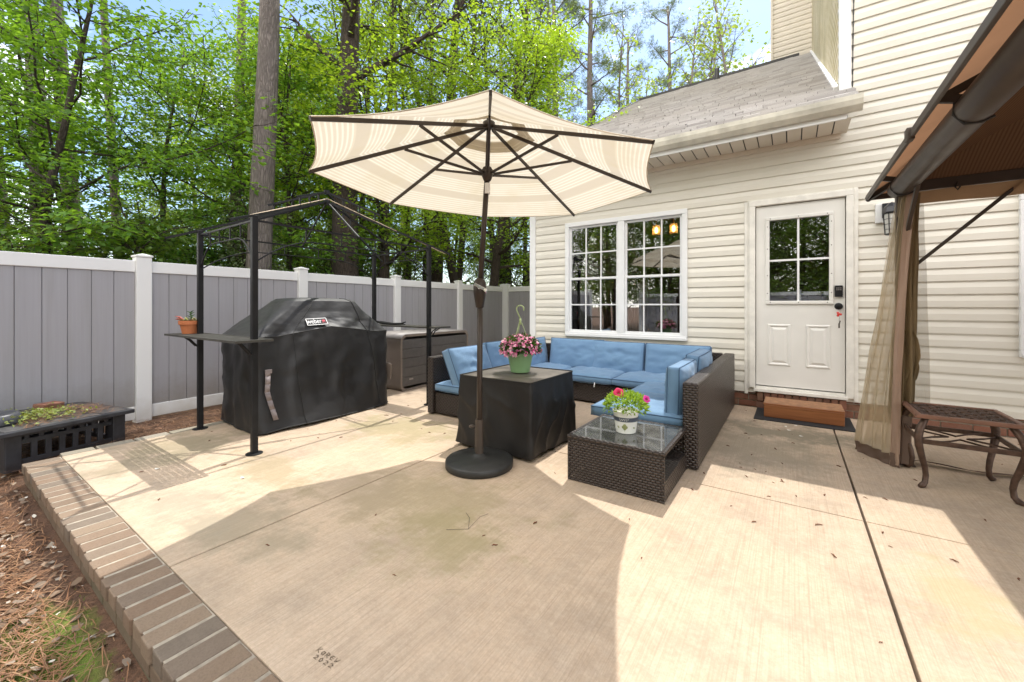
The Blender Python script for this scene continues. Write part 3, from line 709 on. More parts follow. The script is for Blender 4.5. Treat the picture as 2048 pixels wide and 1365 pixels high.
# curtains, lamps inside
cu = MB()
for x0, x1, xb in ((-2.70,-2.55,-2.42),(-1.9,-1.8,-1.72)):
    cu.grid(lambda u, v: (x0+(x1-x0+(xb-x1)*(1-v))*u, Y0+.17+.02*sin(u*34)+.008*sin(v*9+u*8), .5+v*1.85), 40, 12)
tag(cu.build('curtain', M['curtain'], smooth=True, loc=(-2.6,Y0+.17,.17)), 'sheer grey curtains hanging inside the grid window', 'curtain')
pl = thing('pendant_lamp', (-1.6, 6.6, 2.6), 'lit three-bulb ceiling lamp inside the window', 'lamp')
w = MB(); w.bb(-1.9,-1.1,6.57,6.63,2.5,2.52); w.bb(-1.51,-1.49,6.59,6.61,2.52,2.6); w.build('mount', M['gmetal'], pl)
for dx in (-.26,0,.26):
    b = MB(); b.lathe([(.005,.06),(.02,.04),(.028,.0),(.02,-.03),(.004,-.04)], (-1.5+dx,6.6,2.34), 12); b.build('bulb', M['emit'], pl, smooth=True)
    b = MB(); b.lathe([(.055,.08),(.06,-.07)], (-1.5+dx,6.6,2.34), 16, caps=False); b.tube([(-1.5+dx,6.6,2.5),(-1.5+dx,6.6,2.42)],.006,6); b.build('shade', M['amber'], pl, smooth=True)

# wall lamp by the door
wl = thing('wall_lamp', (.80, Y0-.02, 2.0), 'black coach lamp with frosted panes mounted on the siding', 'wall lamp')
w = MB(); w.bb(.69,.83,Y0-.045,Y0-.012,1.985,2.175); w.build('mounting_block', M['white'], wl, bev=.005)
w = MB(); w.box((.775,Y0-.06,2.10),(.075,.03,.14)); w.tube([(.775,Y0-.07,2.12),(.785,Y0-.10,2.15),(.80,Y0-.13,2.15)],.012,8)
w.lathe([(.004,.10),(.03,.085),(.062,.05),(.075,0),(.07,-.012)], (.80,Y0-.13,2.065), 8); w.lathe([(.045,0),(.06,.012)],(.80,Y0-.13,1.845),8)
for k in range(6):
    a = k*pi/3; w.bar((.80+.064*cos(a),Y0-.13+.064*sin(a),2.055),(.80+.05*cos(a),Y0-.13+.05*sin(a),1.85),.008)
for zz, r in ((1.95,.057),(2.0,.061),(1.90,.053)): w.tube([(.80+r*cos(k*pi/3),Y0-.13+r*sin(k*pi/3),zz) for k in range(6)],.003,4,True)
w.build('lantern', M['lamp'], wl, bev=.002)
w = MB(); w.lathe([(.047,-.2),(.058,-.012)], (.80,Y0-.13,2.062), 6); w.build('pane', M['lampglass'], wl)
kr = thing('key_ring', (.404, Y0-.075, 1.14), 'keys with a red fob hanging from the black door knob', 'keys')
w = MB(); w.tube([(.404+.014*cos(a),Y0-.078,1.112+.03*sin(a)) for a in np.linspace(0,6.0,12)],.002,5); w.tube([(.404,Y0-.078,1.06),(.404,Y0-.078,.98)],.003,5); w.build('ring', M['chrome'], kr)
w = MB()
for k in range(5): w.box((.404+rng.uniform(-.016,.016),Y0-.078+rng.uniform(-.008,.004),1.075+rng.uniform(-.018,.018)),(.02,.008,.02),(0,rng.uniform(-1,1),0))
w.build('fob', M['keyred'], kr, bev=.003)
w = MB(); w.box((.403,Y0-.078,.955),(.014,.003,.05)); w.box((.408,Y0-.082,.985),(.009,.003,.045),(0,.2,0)); w.build('key', M['gmetal'], kr)

# ------------------------------------------------------------------ fence
def fence(name, p0, d, n, L, label, base=-.1, H=1.80):
    d = Vector((*d, 0)).normalized(); q = Vector((d.y, -d.x, 0)); p0 = Vector((*p0, 0))
    t = thing(name, (p0.x, p0.y, base), label, 'fence')
    P = lambda s, o, z: p0+d*s+q*o+Vector((0,0,z))
    ang = math.atan2(d.y, d.x); hp = .066
    for i in range(n+1):
        s = i*L; w = MB(); w.box(P(s,0,base+(H-.17)/2), (hp*2,hp*2,H+.15), (0,0,ang))
        po = w.build('post', M['fwhite'], t, bev=.006)
        c = MB(); c.box(P(s,0,base+H),(.150,.150,.022),(0,0,ang))
        v = [P(s+a*.07,b*.07,base+H+.011) for a,b in ((-1,-1),(1,-1),(1,1),(-1,1))]+[P(s,0,base+H+.035)]
        c.add(v, [(0,1,4),(1,2,4),(2,3,4),(3,0,4)]); c.build('post_cap', M['fwhite'], po, bev=.004)
        if i == n: break
        a, b = s+hp, s+L-hp; pn = MB(); nb = 10; wd = (b-a)/nb
        for k in range(nb):
            x0 = a+k*wd; pts = [(x0,.0),(x0+.004,.011),(x0+wd-.004,.011),(x0+wd,.0)]
            for (u,o),(u2,o2) in zip(pts, pts[1:]):
                for sg in (1,-1): pn.add([P(u,o*sg,base+.13),P(u2,o2*sg,base+.13),P(u2,o2*sg,base+H-.17),P(u,o*sg,base+H-.17)], [(0,1,2,3)[::sg]])
        pn.build('panel', M['fence'], t)
        r = MB(); r.box(P((a+b)/2,0,base+H-.1125),(b-a,.05,.125),(0,0,ang)); r.build('top_rail', M['fwhite'], t, bev=.006)
        r = MB(); r.box(P((a+b)/2,0,base+.10),(b-a,.05,.14),(0,0,ang)); r.build('bottom_rail', M['fwhite'], t, bev=.006)
    return t
fd = Vector((-.039, 1)).normalized()
fence('privacy_fence', (-5.88+.039*1.8*2, 1.42-1.8*2), fd, 6, 1.801, 'grey vinyl privacy fence with white posts running beside the grill and trees')
fence('privacy_fence', (-6.05, 8.62), (1,.0), 2, 1.75, 'short darker run of grey fence closing the gap behind the house corner')
fence('privacy_fence', (-5.2, -6.2), (1,-.03), 7, 1.8, 'grey fence behind the viewer, seen mirrored in the door glass')

# ------------------------------------------------------------------ low black fire table with straw on it
ft = thing('fire_table', (-5.45, .85, -.1), 'low black outdoor fire table with slatted sides, straw and weeds on top', 'outdoor table')
fa = radians(104); FU = Vector((cos(fa), sin(fa), 0)); FV = Vector((-sin(fa), cos(fa), 0))  # along the front, away from the patio
F0 = Vector((-4.84, .36, 0)); FL, FW, FT = .83, .95, .205
def fp(u, v, z): return F0+FU*u+FV*v+Vector((0,0,z))
w = MB(); w.box(fp(FL/2,FW/2,FT-.02),(FL,FW,.035),(0,0,fa)); tp = w.build('tabletop', M['firetable'], ft, bev=.006)
w = MB()
for i in range(4):
    for j in range(4):
        w.box(fp(.03+(i+.5)*(FL-.06)/4,.03+(j+.5)*(FW-.06)/4,FT-.0015),((FL-.06)/4-.012,(FW-.06)/4-.012,.007),(0,0,fa))
w.build('slate_tile', M['slate'], tp, bev=.003)
for u in (.09, FL-.09):
    for v in (.1, FW-.1):
        w = MB(); w.box(fp(u,v,.035),(.09,.09,.30),(0,0,fa)); w.build('leg', M['firetable'], ft, bev=.005)
def apron(a, b, nm):
    w = MB(); a = Vector(a); b = Vector(b); d = b-a; up = Vector((0,0,1)); n = 7
    w.bar(a+up*.10, b+up*.10, .022, .035); w.bar(a-up*.055, b-up*.055, .022, .04)
    for i in range(1, n): p = a+d*i/n; w.bar(p-up*.04, p+up*.09, .022, .035, up=tuple(d.normalized()))
    w.bar(a+up*.155, b+up*.155, .02, .03)
    for i in range(n): p = a+d*(i+.5)/n; w.bar(p+up*.11, p+up*.15, .015, .03, up=tuple(d.normalized()))
    w.build(nm, M['firetable'], ft, bev=.003)
apron(fp(.13,.09,0), fp(FL-.13,.09,0), 'slatted_apron'); apron(fp(FL-.09,.14,0), fp(FL-.09,FW-.14,0), 'slatted_apron')
apron(fp(.09,.14,0), fp(.09,FW-.14,0), 'slatted_apron'); apron(fp(.13,FW-.09,0), fp(FL-.13,FW-.09,0), 'slatted_apron')
w = MB(); p = fp(.10,.42,FT+.003); w.lathe([(.17,0),(.175,.015),(.145,.075),(.135,.085),(.12,.083),(.11,.078)], p, 36); 
w.tube([p+Vector((.15,-.03,.03)), p+Vector((.17,-.035,.032)), p+Vector((.178,-.037,.034))], [.03,.028,.012], 10)
tag(w.build('upturned_bowl', M['asphaltpot'], smooth=True, loc=p), 'dark grey upturned plastic bowl on the low black fire table', 'bowl')
w = MB(); w.box(fp(.50,.62,FT+.045),(.20,.09,.06),(.12,.08,fa+.5)); tag(w.build('loose_brick', M['redbrick'], bev=.006, loc=fp(.5,.62,FT)), 'red brick lying among the weeds on the fire table', 'brick')
m = 900; u = nr.uniform(.12,.74,m); v = nr.normal(.36,.17,m).clip(.04,.85); keep = nr.random(m) < .5+.5*(u > .3)
a = nr.normal(fa+.6,.8,m); p = np.stack([F0.x+FU.x*u+FV.x*v, F0.y+FU.y*u+FV.y*v, FT+.004+nr.uniform(0,.045,m)*np.exp(-((u-.55)/.22)**2-((v-.38)/.2)**2)],1)
dd = np.stack([np.cos(a), np.sin(a), nr.normal(.02,.12,m)],1)*nr.uniform(.05,.11,m)[:,None]; ss = np.stack([-np.sin(a), np.cos(a), 0*a],1)*.0018
V = np.stack([p-ss, p+ss, p+dd+ss*.4, p+dd-ss*.4],1).reshape(-1,3)
o = link('straw_clump', mesh_np('straw_clump', V, np.arange(m)[:,None]*4+[0,1,2,3], M['straw'])); tag(o, 'loose heap of pine straw on the low black fire table', 'pine straw', kind='stuff')

def leaf_mesh(P, D, N, L, Wd, fold=.25, droop=.15):
    D = D/np.linalg.norm(D,axis=1,keepdims=True); S_ = np.cross(D, N); S_ /= np.linalg.norm(S_,axis=1,keepdims=True)+1e-9; U = np.cross(S_, D)
    L = np.broadcast_to(np.asarray(L,float),(len(P),))[:,None]; Wd = np.broadcast_to(np.asarray(Wd,float),(len(P),))[:,None]
    b = P; t = P+D*L-U*L*droop; m_ = P+D*L*.48
    l = m_+S_*Wd*.5+U*Wd*fold*.5; r = m_-S_*Wd*.5+U*Wd*fold*.5
    V = np.stack([b,l,t,r],1).reshape(-1,3); return V, np.arange(len(P))[:,None]*4+[0,3,2,1]
def rnd_dirs(n, g=nr):
    d = g.normal(0,1,(n,3)); return d/np.linalg.norm(d,axis=1,keepdims=True)
m = 420; u = nr.normal(.33,.12,m).clip(.1,.6); v = nr.normal(.36,.13,m).clip(.06,.75)
P = np.stack([F0.x+FU.x*u+FV.x*v, F0.y+FU.y*u+FV.y*v, FT+.012+nr.uniform(0,.055,m)],1); D = rnd_dirs(m); D[:,2] = abs(D[:,2])*.6
o = link('weed_clump', mesh_np('weed_clump', *leaf_mesh(P, D, np.tile([0,0,1.],(m,1))+nr.normal(0,.3,(m,3)), .03, .02), M['sedum'])); tag(o, 'low yellow green weeds spreading over the low black fire table', 'weeds', kind='stuff')

# ------------------------------------------------------------------ grill gazebo frame
gg = thing('grill_gazebo', (-4.05, 2.48, 0), 'bare black metal grill gazebo frame with two side shelves and no roof', 'gazebo')
PX = (-4.61, -3.48, -3.52, -4.61); PY = (1.53, 1.51, 3.42, 3.48); TZ = 1.85
PT = [Vector((x, y, 0)) for x, y in zip(PX, PY)]
for p in PT:
    w = MB(); w.bb(p.x-.0215,p.x+.0215,p.y-.0215,p.y+.0215,.004,TZ+.02); po = w.build('post', M['blackmetal'], gg, bev=.004)
    w = MB(); w.lathe([(.06,0),(.06,.006),(.05,.009)], (p.x,p.y,0), 16); w.build('base_plate', M['blackmetal'], po)
ap = Vector((-4.06, 2.47, 2.26)); ap2 = ap+Vector((0,0,.10))
for i in range(4):
    a, b = PT[i], PT[(i+1)%4]; z = Vector((0,0,1)); w = MB(); d = b-a
    w.bar(a+z*(TZ-.02), b+z*(TZ-.02), .015); 
    w.build('side_rail', M['blackmetal'], gg)
    w = MB(); pts = []
    for k in range(17):
        t = k/16; zz = TZ-.13-.10*max(0, (abs(t-.5)-.22)/.28)**2*2.2; pts.append(a+d*t+z*zz)
    w.tube(pts, .006, 6); w.build('arched_rail', M['blackmetal'], gg)
    w = MB()
    for k in (.22,.4,.6,.78): p = a+d*k; w.bar(p+z*(TZ-.13), p+z*(TZ-.03), .009)
    w.build('picket', M['blackmetal'], gg)
    tip = a+(a-Vector((ap.x,ap.y,0))).normalized()*.26+z*1.78
    w = MB(); w.bar(ap, tip, .015, .02); w.build('hip_rafter', M['blackmetal'], gg)
    mid = a+d*.5+z*(TZ-.02); w = MB(); w.bar(ap, mid, .012, .016); w.build('rafter', M['blackmetal'], gg)
    e2 = ap2+(tip-ap)*.40; w = MB(); w.bar(ap2, e2, .013, .018)
    for k in (.12,.24,.36): w.bar(ap+(tip-ap)*k, ap2+(tip-ap)*k, .01, .02)
    w.build('vent_rafter', M['blackmetal'], gg)
w = MB(); w.lathe([(.03,-.03),(.035,.0),(.03,.02)], ap, 10); w.build('crown_hub', M['blackmetal'], gg); w = MB(); w.lathe([(.03,-.02),(.03,.02)], ap2, 10); w.build('crown_hub', M['blackmetal'], gg)
for tx in (1, 2):
    tip = PT[tx]+(PT[tx]-Vector((ap.x,ap.y,0))).normalized()*(.05 if tx == 1 else .2)+Vector((0,0,1.86 if tx == 1 else 1.78))
    w = MB(); w.tube([ap+Vector((.01,0,.03)), tip], .0042, 6); w.build('tan_rod', M['tan'], gg)
def gshelf(y0, y1, x0, x1, zz):
    w = MB(); n = 6
    w.bb(x0,x1,y0,y0+.02,zz-.012,zz+.006); w.bb(x0,x1,y1-.02,y1,zz-.012,zz+.006); w.bb(x0,x0+.02,y0+.02,y1-.02,zz-.012,zz+.006); w.bb(x1-.02,x1,y0+.02,y1-.02,zz-.012,zz+.006)
    wd = (y1-y0-.05)/n
    for i in range(n): a = y0+.025+i*wd; w.bb(x0+.02,x1-.02,a,a+wd-.008,zz-.006,zz+.004)
    sh = w.build('shelf', M['shelf'], gg)
    for p in PT[:2] if y0 < 2 else PT[2:]:
        c = (y0+y1)/2; s = 1 if y0 < 2 else -1; yb = y0+.02 if y0 < 2 else y1-.02
        w = MB(); w.tube([(p.x+.02,p.y-.03*s,zz-.11),(p.x+.02,p.y-.08*s,zz-.05),(p.x+.02,yb+.05*s,zz-.012)], .008, 6); w.tube([(p.x-.02,p.y-.03*s,zz-.11),(p.x-.02,p.y-.08*s,zz-.05),(p.x-.02,yb+.05*s,zz-.012)], .008, 6); w.build('bracket', M['blackmetal'], sh)
gshelf(1.33,1.60,-4.86,-3.36,.893); gshelf(3.40,3.66,-4.78,-3.40,.908)
tl = MB(); tl.tube([(-4.70,3.50,.925),(-4.62,3.50,.958),(-4.5,3.51,.935),(-4.3,3.52,.925),(-4.12,3.52,.932),(-4.05,3.53,.955)], [.010,.013,.016,.016,.013,.008], 8)
tl.tube([(-4.69,3.52,.922),(-4.55,3.53,.948),(-4.3,3.54,.925),(-4.08,3.55,.925)], [.008,.012,.014,.006], 8)
tag(tl.build('grill_tongs', M['blackmetal'], smooth=True, loc=(-4.4,3.52,.91)), 'black grill tongs lying on the far gazebo shelf', 'tongs')

tpot = thing('potted_succulent', (-4.70, 1.475, .9), 'small terracotta pot of succulents on the left gazebo shelf', 'potted plant')
tz = .898; tc_ = (-4.70, 1.475, tz)
w = MB(); w.lathe([(.055,0),(.073,.085),(.083,.085),(.085,.122),(.077,.122),(.073,.105)], tc_, 28); w.build('pot', M['terra'], tpot, smooth=False, bev=.002)
w = MB(); w.lathe([(.001,.106),(.072,.106)], tc_, 20, caps=False); w.build('soil', M['soil'], tpot)
M['succulent'] = isl('succulent_leaf', [(.30,.36,.20),(.55,.50,.12),(.16,.25,.18),(.42,.44,.30),(.35,.07,.05)], .5)
m = 70; k = nr.integers(0,7,m); cxy = np.stack([np.cos(k*2.4)*.045*(k>0), np.sin(k*2.4)*.045*(k>0)],1)
D = rnd_dirs(m); D[:,2] = abs(D[:,2])*.8+.15; P = np.stack([tc_[0]+cxy[:,0], tc_[1]+cxy[:,1], np.full(m,tz+.115)],1)
link('succulent', mesh_np('succulent', *leaf_mesh(P, D, np.tile([0,0,1.],(m,1)), nr.uniform(.035,.06,m), .022), M['succulent']), tpot).location = -tpot.location
w = MB(); p = Vector(tc_)
w.tube([p+Vector((-.03,-.04,.12)), p+Vector((-.08,-.06,.14)), p+Vector((-.115,-.075,.135))], [.013,.011,.002], 6); w.tube([p+Vector((-.02,-.03,.12)), p+Vector((-.05,-.06,.155)), p+Vector((-.085,-.085,.165))], [.011,.010,.002], 6)
w.build('red_leaf', isl('red_succulent', [(.36,.06,.045),(.30,.09,.07)], .5), tpot, smooth=True)
w = MB(); w.tube([p+Vector((0,.01,.11)), p+Vector((.005,.012,.17)), p+Vector((-.005,.015,.205))], [.004,.003,.002], 5)
for i in range(9): q = p+Vector((0,.012,.14+.008*i)); w.tube([q, q+Vector((cos(i*2.4)*.03, sin(i*2.4)*.03, .014))], [.006,.002], 5)
w.build('upright_sprig', M['impleaf'], tpot)

# ------------------------------------------------------------------ covered grill
gc = thing('covered_grill', (-4.36, 2.47, 0), 'large barbecue grill under a black fitted fabric cover with a printed badge', 'grill')
def rrect(t, x0, x1, y0, y1, r):   # rounded rectangle perimeter, t in 0..1 starting at near-left front corner, counterclockwise seen from above
    per = [(x1-r, y0, 0), (x1, y0+r, 1)]
    w_, h_ = x1-x0-2*r, y1-y0-2*r; q = pi*r/2; tot = 2*(w_+h_)+4*q; s = t*tot
    for (L_, kind, cx, cy, a0, dx, dy) in ((h_,'l',x1,y0+r,0,0,1),(q,'a',x1-r,y1-r,0,0,0),(w_,'l',x1-r,y1,0,-1,0),(q,'a',x0+r,y1-r,pi/2,0,0),(h_,'l',x0,y1-r,0,0,-1),(q,'a',x0+r,y0+r,pi,0,0),(w_,'l',x0+r,y0,0,1,0),(q,'a',x1-r,y0+r,1.5*pi,0,0)):
        if s <= L_ or L_ == q and a0 == 1.5*pi:
            if kind == 'l': return cx+dx*s, cy+dy*s
            a = a0+s/r; return cx+r*cos(a), cy+r*sin(a)
        s -= L_
    return x1, y0+r
from mathutils import noise as mnoise
RING = [(.02,-4.78,-3.90,1.73,3.20,.10),(.10,-4.78,-3.915,1.725,3.20,.09),(.45,-4.76,-3.955,1.715,3.21,.07),(.78,-4.74,-3.985,1.705,3.215,.06),(.865,-4.735,-3.995,1.705,3.215,.055),
        (.90,-4.72,-4.02,1.745,3.185,.06),(1.0,-4.68,-4.075,1.87,3.10,.07),(1.15,-4.62,-4.145,2.06,2.975,.09),(1.205,-4.60,-4.175,2.115,2.935,.10),(1.232,-4.56,-4.22,2.165,2.89,.08),(1.238,-4.46,-4.32,2.30,2.75,.04)]
NU = 220
def gring(u, v):
    x = v*(len(RING)-1); i = min(int(x), len(RING)-2); f = x-i; A_, B_ = RING[i], RING[i+1]; pz = [a+(b-a)*f for a, b in zip(A_, B_)]
    px_, py_ = rrect(u, *pz[1:]); z = pz[0]; cx, cy = -4.36, 2.47
    n = Vector((px_-cx, (py_-cy)*.6, 0)).normalized()
    k = min(1, z/.3) if z < .86 else max(0, 1-(z-.86)/.4)
    s = mnoise.noise(Vector((px_*3.2, py_*3.2, z*.9)))*.034+mnoise.noise(Vector((px_*8, py_*8, z*2.2+4)))*.022+mnoise.noise(Vector((px_*5+z*5, py_*6-z*6, z*6)))*.016+mnoise.noise(Vector((px_*14-z*9, py_*13+z*12, z*11)))*.006
    fold = (abs(sin(py_*7.5+.8*sin(z*4)+px_*3+1.5*mnoise.noise(Vector((py_*2,z,1)))))**7)*.034*(1-abs(z-.4)/.5 if abs(z-.4) < .5 else 0)
    low = max(0, .3-z)/.3; s += low*.03*mnoise.noise(Vector((px_*2.1+9, py_*2.1, 0)))
    bulge = .075*low*max(0, 1-abs(py_-2.25)/.6)*(1 if n.x > 0 else 0)
    seamz = .075*max(0, 1-abs(py_-2.48)/.55)*(1 if n.x > .2 else 0)*max(0, 1-abs(z-.87)/.25)
    zz = z+seamz+low*.012*sin(py_*5+px_*4)-(0 if z < 1.1 else .012*cos((py_-2.5)*4)*(-1))
    if z >= .99: s *= .7
    return Vector((px_, py_, zz))+n*(s*(.4+.6*k)+fold+bulge)
w = MB(); w.grid(gring, NU, 90, wrap=True); n0 = len(w.v); w.add([gring(i/NU, 1) for i in range(NU)], [tuple(range(NU))])
gcv = w.build('cover', M['canvas'], gc, smooth=True)
w = MB(); vs = 4.12/(len(RING)-1)
w.tube([gring(i/NU, vs)+Vector((0,0,0)) for i in range(NU)], .0055, 5, True)
w.tube([gring(i/NU, .004) for i in range(NU)], .006, 5, True)
for u_ in (.165,.30):   # vertical seams on the front
    def fu(y): 
        best = min(range(NU), key=lambda i: abs(gring(i/NU, .4).y-y)+(5 if gring(i/NU, .4).x < -4.2 else 0)); return best/NU
    w.tube([gring(fu(2.08 if u_ < .2 else 2.93), k/60*.93+.005)+Vector((.002,0,.001)) for k in range(61)], .004, 5)
w.build('seam', M['seam'], gcv, smooth=True)
# badge sewn on the front slope
bu = fu(2.31); p0 = gring(bu, 5.15/10); p1 = gring(bu, 5.85/10); up = Vector((p1.x-p0.x, 0, p1.z-p0.z)).normalized(); rt = Vector((0,1,.10)); rt = (rt-up*rt.dot(up)).normalized(); nn_ = rt.cross(up)
if nn_.x < 0: nn_ = -nn_
bc = (p0+p1)/2+nn_*.016; bw, bh = .215, .082
def BP(a, b, o): return bc+rt*a+up*b+nn_*o
w = MB(); w.add([BP(-bw/2,-bh/2,0),BP(bw/2,-bh/2,0),BP(bw/2,bh/2,0),BP(-bw/2,bh/2,0)], [(0,1,2,3)]); bdg = w.build('badge', M['seam'], gcv, solid=.002)
w = MB()
for a, b, c, d in ((-bw/2,bw/2,-bh/2,-bh/2+.006),(-bw/2,bw/2,bh/2-.006,bh/2),(-bw/2,-bw/2+.006,-bh/2,bh/2),(bw/2-.006,bw/2,-bh/2,bh/2)): w.add([BP(a,c,.002),BP(b,c,.002),BP(b,d,.002),BP(a,d,.002)], [(0,1,2,3)])
text_mb(w, 'weber', .074, lambda c: BP(c.x*.80-.027, c.y*1.05-.020, .002))
w.build('lettering', M['logow'], bdg, uv=False)
w = MB(); q = [BP(.072+.017*cos(a),.006+.013*sin(a),.0025) for a in np.linspace(0,2*pi,20)[:-1]]; w.add(q, [tuple(range(len(q)))])
for a0, a1 in ((.064,.056),(.08,.089)): w.add([BP(a0-.002,-.004,.0026),BP(a0+.002,-.004,.0026),BP(a1+.002,-.024,.0026),BP(a1-.002,-.024,.0026)], [(0,1,2,3)])
w.build('kettle_mark', M['logor'], bdg, uv=False)
# grey hanging straps
su = fu(1.79)
def strap(pts, nm='strap'):
    w = MB()
    for a, b in zip(pts, pts[1:]):
        a, b = Vector(a), Vector(b); s = Vector((0,.022,0)); w.add([a-s, a+s, b+s, b-s], [(0,1,2,3)])
    return w.build(nm, M['strap'], gcv, solid=.003, smooth=True)
b0 = gring(fu(1.80), .23)
strap([b0+Vector(q) for q in ((.022,0,.02),(.03,0,-.03),(.052,-.012,-.10),(.056,-.018,-.17),(.062,0,-.25),(.072,.02,-.33),(.085,.045,-.43))])
w = MB(); w.box(b0+Vector((.024,.008,.01)),(.008,.06,.035)); w.build('buckle', M['strap'], gcv, bev=.002)
sb = gring(fu(3.17), .25); w = MB(); w.box((-4.02,3.235,.38),(.10,.014,.19),(.1,.2,.1)); w.box((-4.03,3.245,.46),(.06,.02,.03),(.5,0,0)); w.build('side_flap', M['boxend'], gcv, bev=.004)

# ------------------------------------------------------------------ storage box
sb = thing('storage_box', (-4.7, 4.4, 0), 'long grey plastic storage box with rounded lid behind the grill', 'storage box')
X0, X1, Y0b, Y1b, ZT = -5.15, -4.34, 3.70, 5.09, .765
def bprof(r, o): 
    pts = []
    for cx, cz, a0 in ((Y1b-r-o, ZT-r-o, 0),(Y0b+r+o, ZT-r-o, pi/2),(Y0b+r+o, .03+r*.6+o, pi)): pts += [(cx+r*cos(a0+k*pi/16), cz+r*sin(a0+k*pi/16)) for k in range(9)]
    pts += [(Y1b-r*.6-o+r*.6*cos(a), .03+r*.6+o+r*.6*sin(a)) for a in (1.5*pi, 1.75*pi, 2*pi)]; return pts
po_ = bprof(.095, 0); pi_ = bprof(.085, .028); n = len(po_)
w = MB(); w.add([(X1,y,z) for y,z in po_]+[(X1,y,z) for y,z in pi_]+[(X1-.03,y,z) for y,z in pi_]+[(X0,y,z) for y,z in po_],
   [(i,(i+1)%n,n+(i+1)%n,n+i) for i in range(n)]+[(n+i,n+(i+1)%n,2*n+(i+1)%n,2*n+i) for i in range(n)]+[((i+1)%n,i,3*n+i,3*n+(i+1)%n) for i in range(n)]+[tuple(range(3*n,4*n))])
w.build('body', M['boxend'], sb, smooth=False)
w = MB(); k = 9; q = po_[3:16]
w.add([(X1+.004,y,z+.004) for y,z in q]+[(X0-.004,y,z+.004) for y,z in q]+[(X1+.004,y*1+(0.0),z-.03) for y,z in q], [(i,i+1,len(q)+i+1,len(q)+i) for i in range(len(q)-1)])
w.build('lid', M['boxlid'], sb, smooth=True, solid=.01)
h_ = (ZT-.11-.03)/5
for i in range(5):
    z0 = .062+i*.128; w = MB(); w.bb(X1-.028,X1-.008,Y0b+.032,Y1b-.032,z0,z0+.124); w.build('front_plank', M['boxpanel'], sb, bev=.003)
w = MB(); w.box((X1-.006,Y0b+.19,.15),(.004,.07,.022)); w.build('maker_plate', M['boxlid'], sb, bev=.004)

# ------------------------------------------------------------------ sofa
sofa = thing('sectional_sofa', (-1.9, 4.2, 0), 'U-shaped brown wicker sectional sofa with light blue cushions', 'sofa')
def wbox(nm, x0, x1, y0, y1, z0, z1): w = MB(); w.bb(x0,x1,y0,y1,z0,z1); return w.build(nm, M['wicker'], sofa, bev=.012)
wbox('arm', -3.235,-3.155,3.12,3.9,.01,.615); wbox('back_frame', -3.235,-3.155,3.905,5.3,.01,.615)
wbox('base', -3.15,-2.42,3.15,5.2,.02,.235)
wbox('back_frame', -3.15,-.66,5.23,5.31,.01,.615); wbox('base', -2.415,-1.2,4.55,5.225,.02,.235)
wbox('base', -1.195,-.66,3.16,5.225,.02,.235)
w = MB(); w.add([(x,y,z) for x in (-.645,-.54) for y,z in ((3.09,.01),(5.31,.01),(5.31,.615),(3.09,.615))], [(0,3,2,1),(4,5,6,7),(0,1,5,4),(1,2,6,5),(2,3,7,6),(3,0,4,7)]); w.build('arm', M['wicker'], sofa, bev=.014)
def pillow(nm, c, dims, rot=(0,0,0), puff=.028, pipe=True, seed=0):
    # box cushion with domed faces; dims = (w, d, t), t is the thickness along local z
    wd, dp, th = dims; R = Euler(rot).to_matrix(); c = Vector(c); n = 22; m = MB(); e = .028
    def face(sg):
        def fn(u, v):
            a = 2*u-1; b = 2*v-1; ed = lambda q: 1-max(0, (abs(q)-.86)/.14)**2.4*.55
            bul = (1-a**4)*(1-b**4); wr = mnoise.noise(Vector((a*2.3+seed*3.1, b*2.3, seed)))*.018*bul+.011*mnoise.noise(Vector((a*5+seed, b*4.4, 3)))*bul+.006*mnoise.noise(Vector((a*11+seed, b*9, 5)))*min(1, bul*2)
            k = .982+.018*(a*a+b*b)*.5
            return c+R@Vector((a*wd/2*k, b*dp/2*k, sg*(th/2+puff*bul+wr-.012*(1-min(ed(a), ed(b)))*2)))
        return fn
    m.grid(face(1), n, n); m.grid(lambda u, v: face(-1)(1-u, v), n, n)
    N = n+1; top = [i for i in range(n)]+[N*j+n for j in range(n)]+[N*n+i for i in range(n,0,-1)]+[N*j for j in range(n,0,-1)]
    bot = []
    for idx in top: j, i = divmod(idx, N); bot.append(N*N+j*N+(n-i))
    L_ = len(top); m.f += [(top[i], bot[i], bot[(i+1)%L_], top[(i+1)%L_]) for i in range(L_)]
    o = m.build(nm, M['cushion'], sofa, smooth=True)
    if pipe:
        w = MB(); tr = [m.v[i] for i in top]; br = [m.v[i] for i in bot]; w.tube(tr, .0042, 5, True); w.tube(br, .0042, 5, True); w.build('piping', M['piping'], o, smooth=True)
    return o
ST = .255+.04
# seats
pillow('seat_cushion', (-2.79,3.48,ST), (.70,.68,.085), seed=1); pillow('seat_cushion', (-2.79,4.16,ST), (.70,.66,.085), seed=2)
pillow('seat_cushion', (-2.79,4.84,ST), (.70,.68,.085), seed=3)
pillow('seat_cushion', (-2.06,4.84,ST), (.72,.70,.085), seed=4); pillow('seat_cushion', (-1.345,4.84,ST), (.70,.70,.085), seed=5)
pillow('seat_cushion', (-1.01,3.53,ST+.005), (.72,.74,.095), seed=6, puff=.03); pillow('seat_cushion', (-.99,4.20,ST), (.66,.60,.085), seed=7)
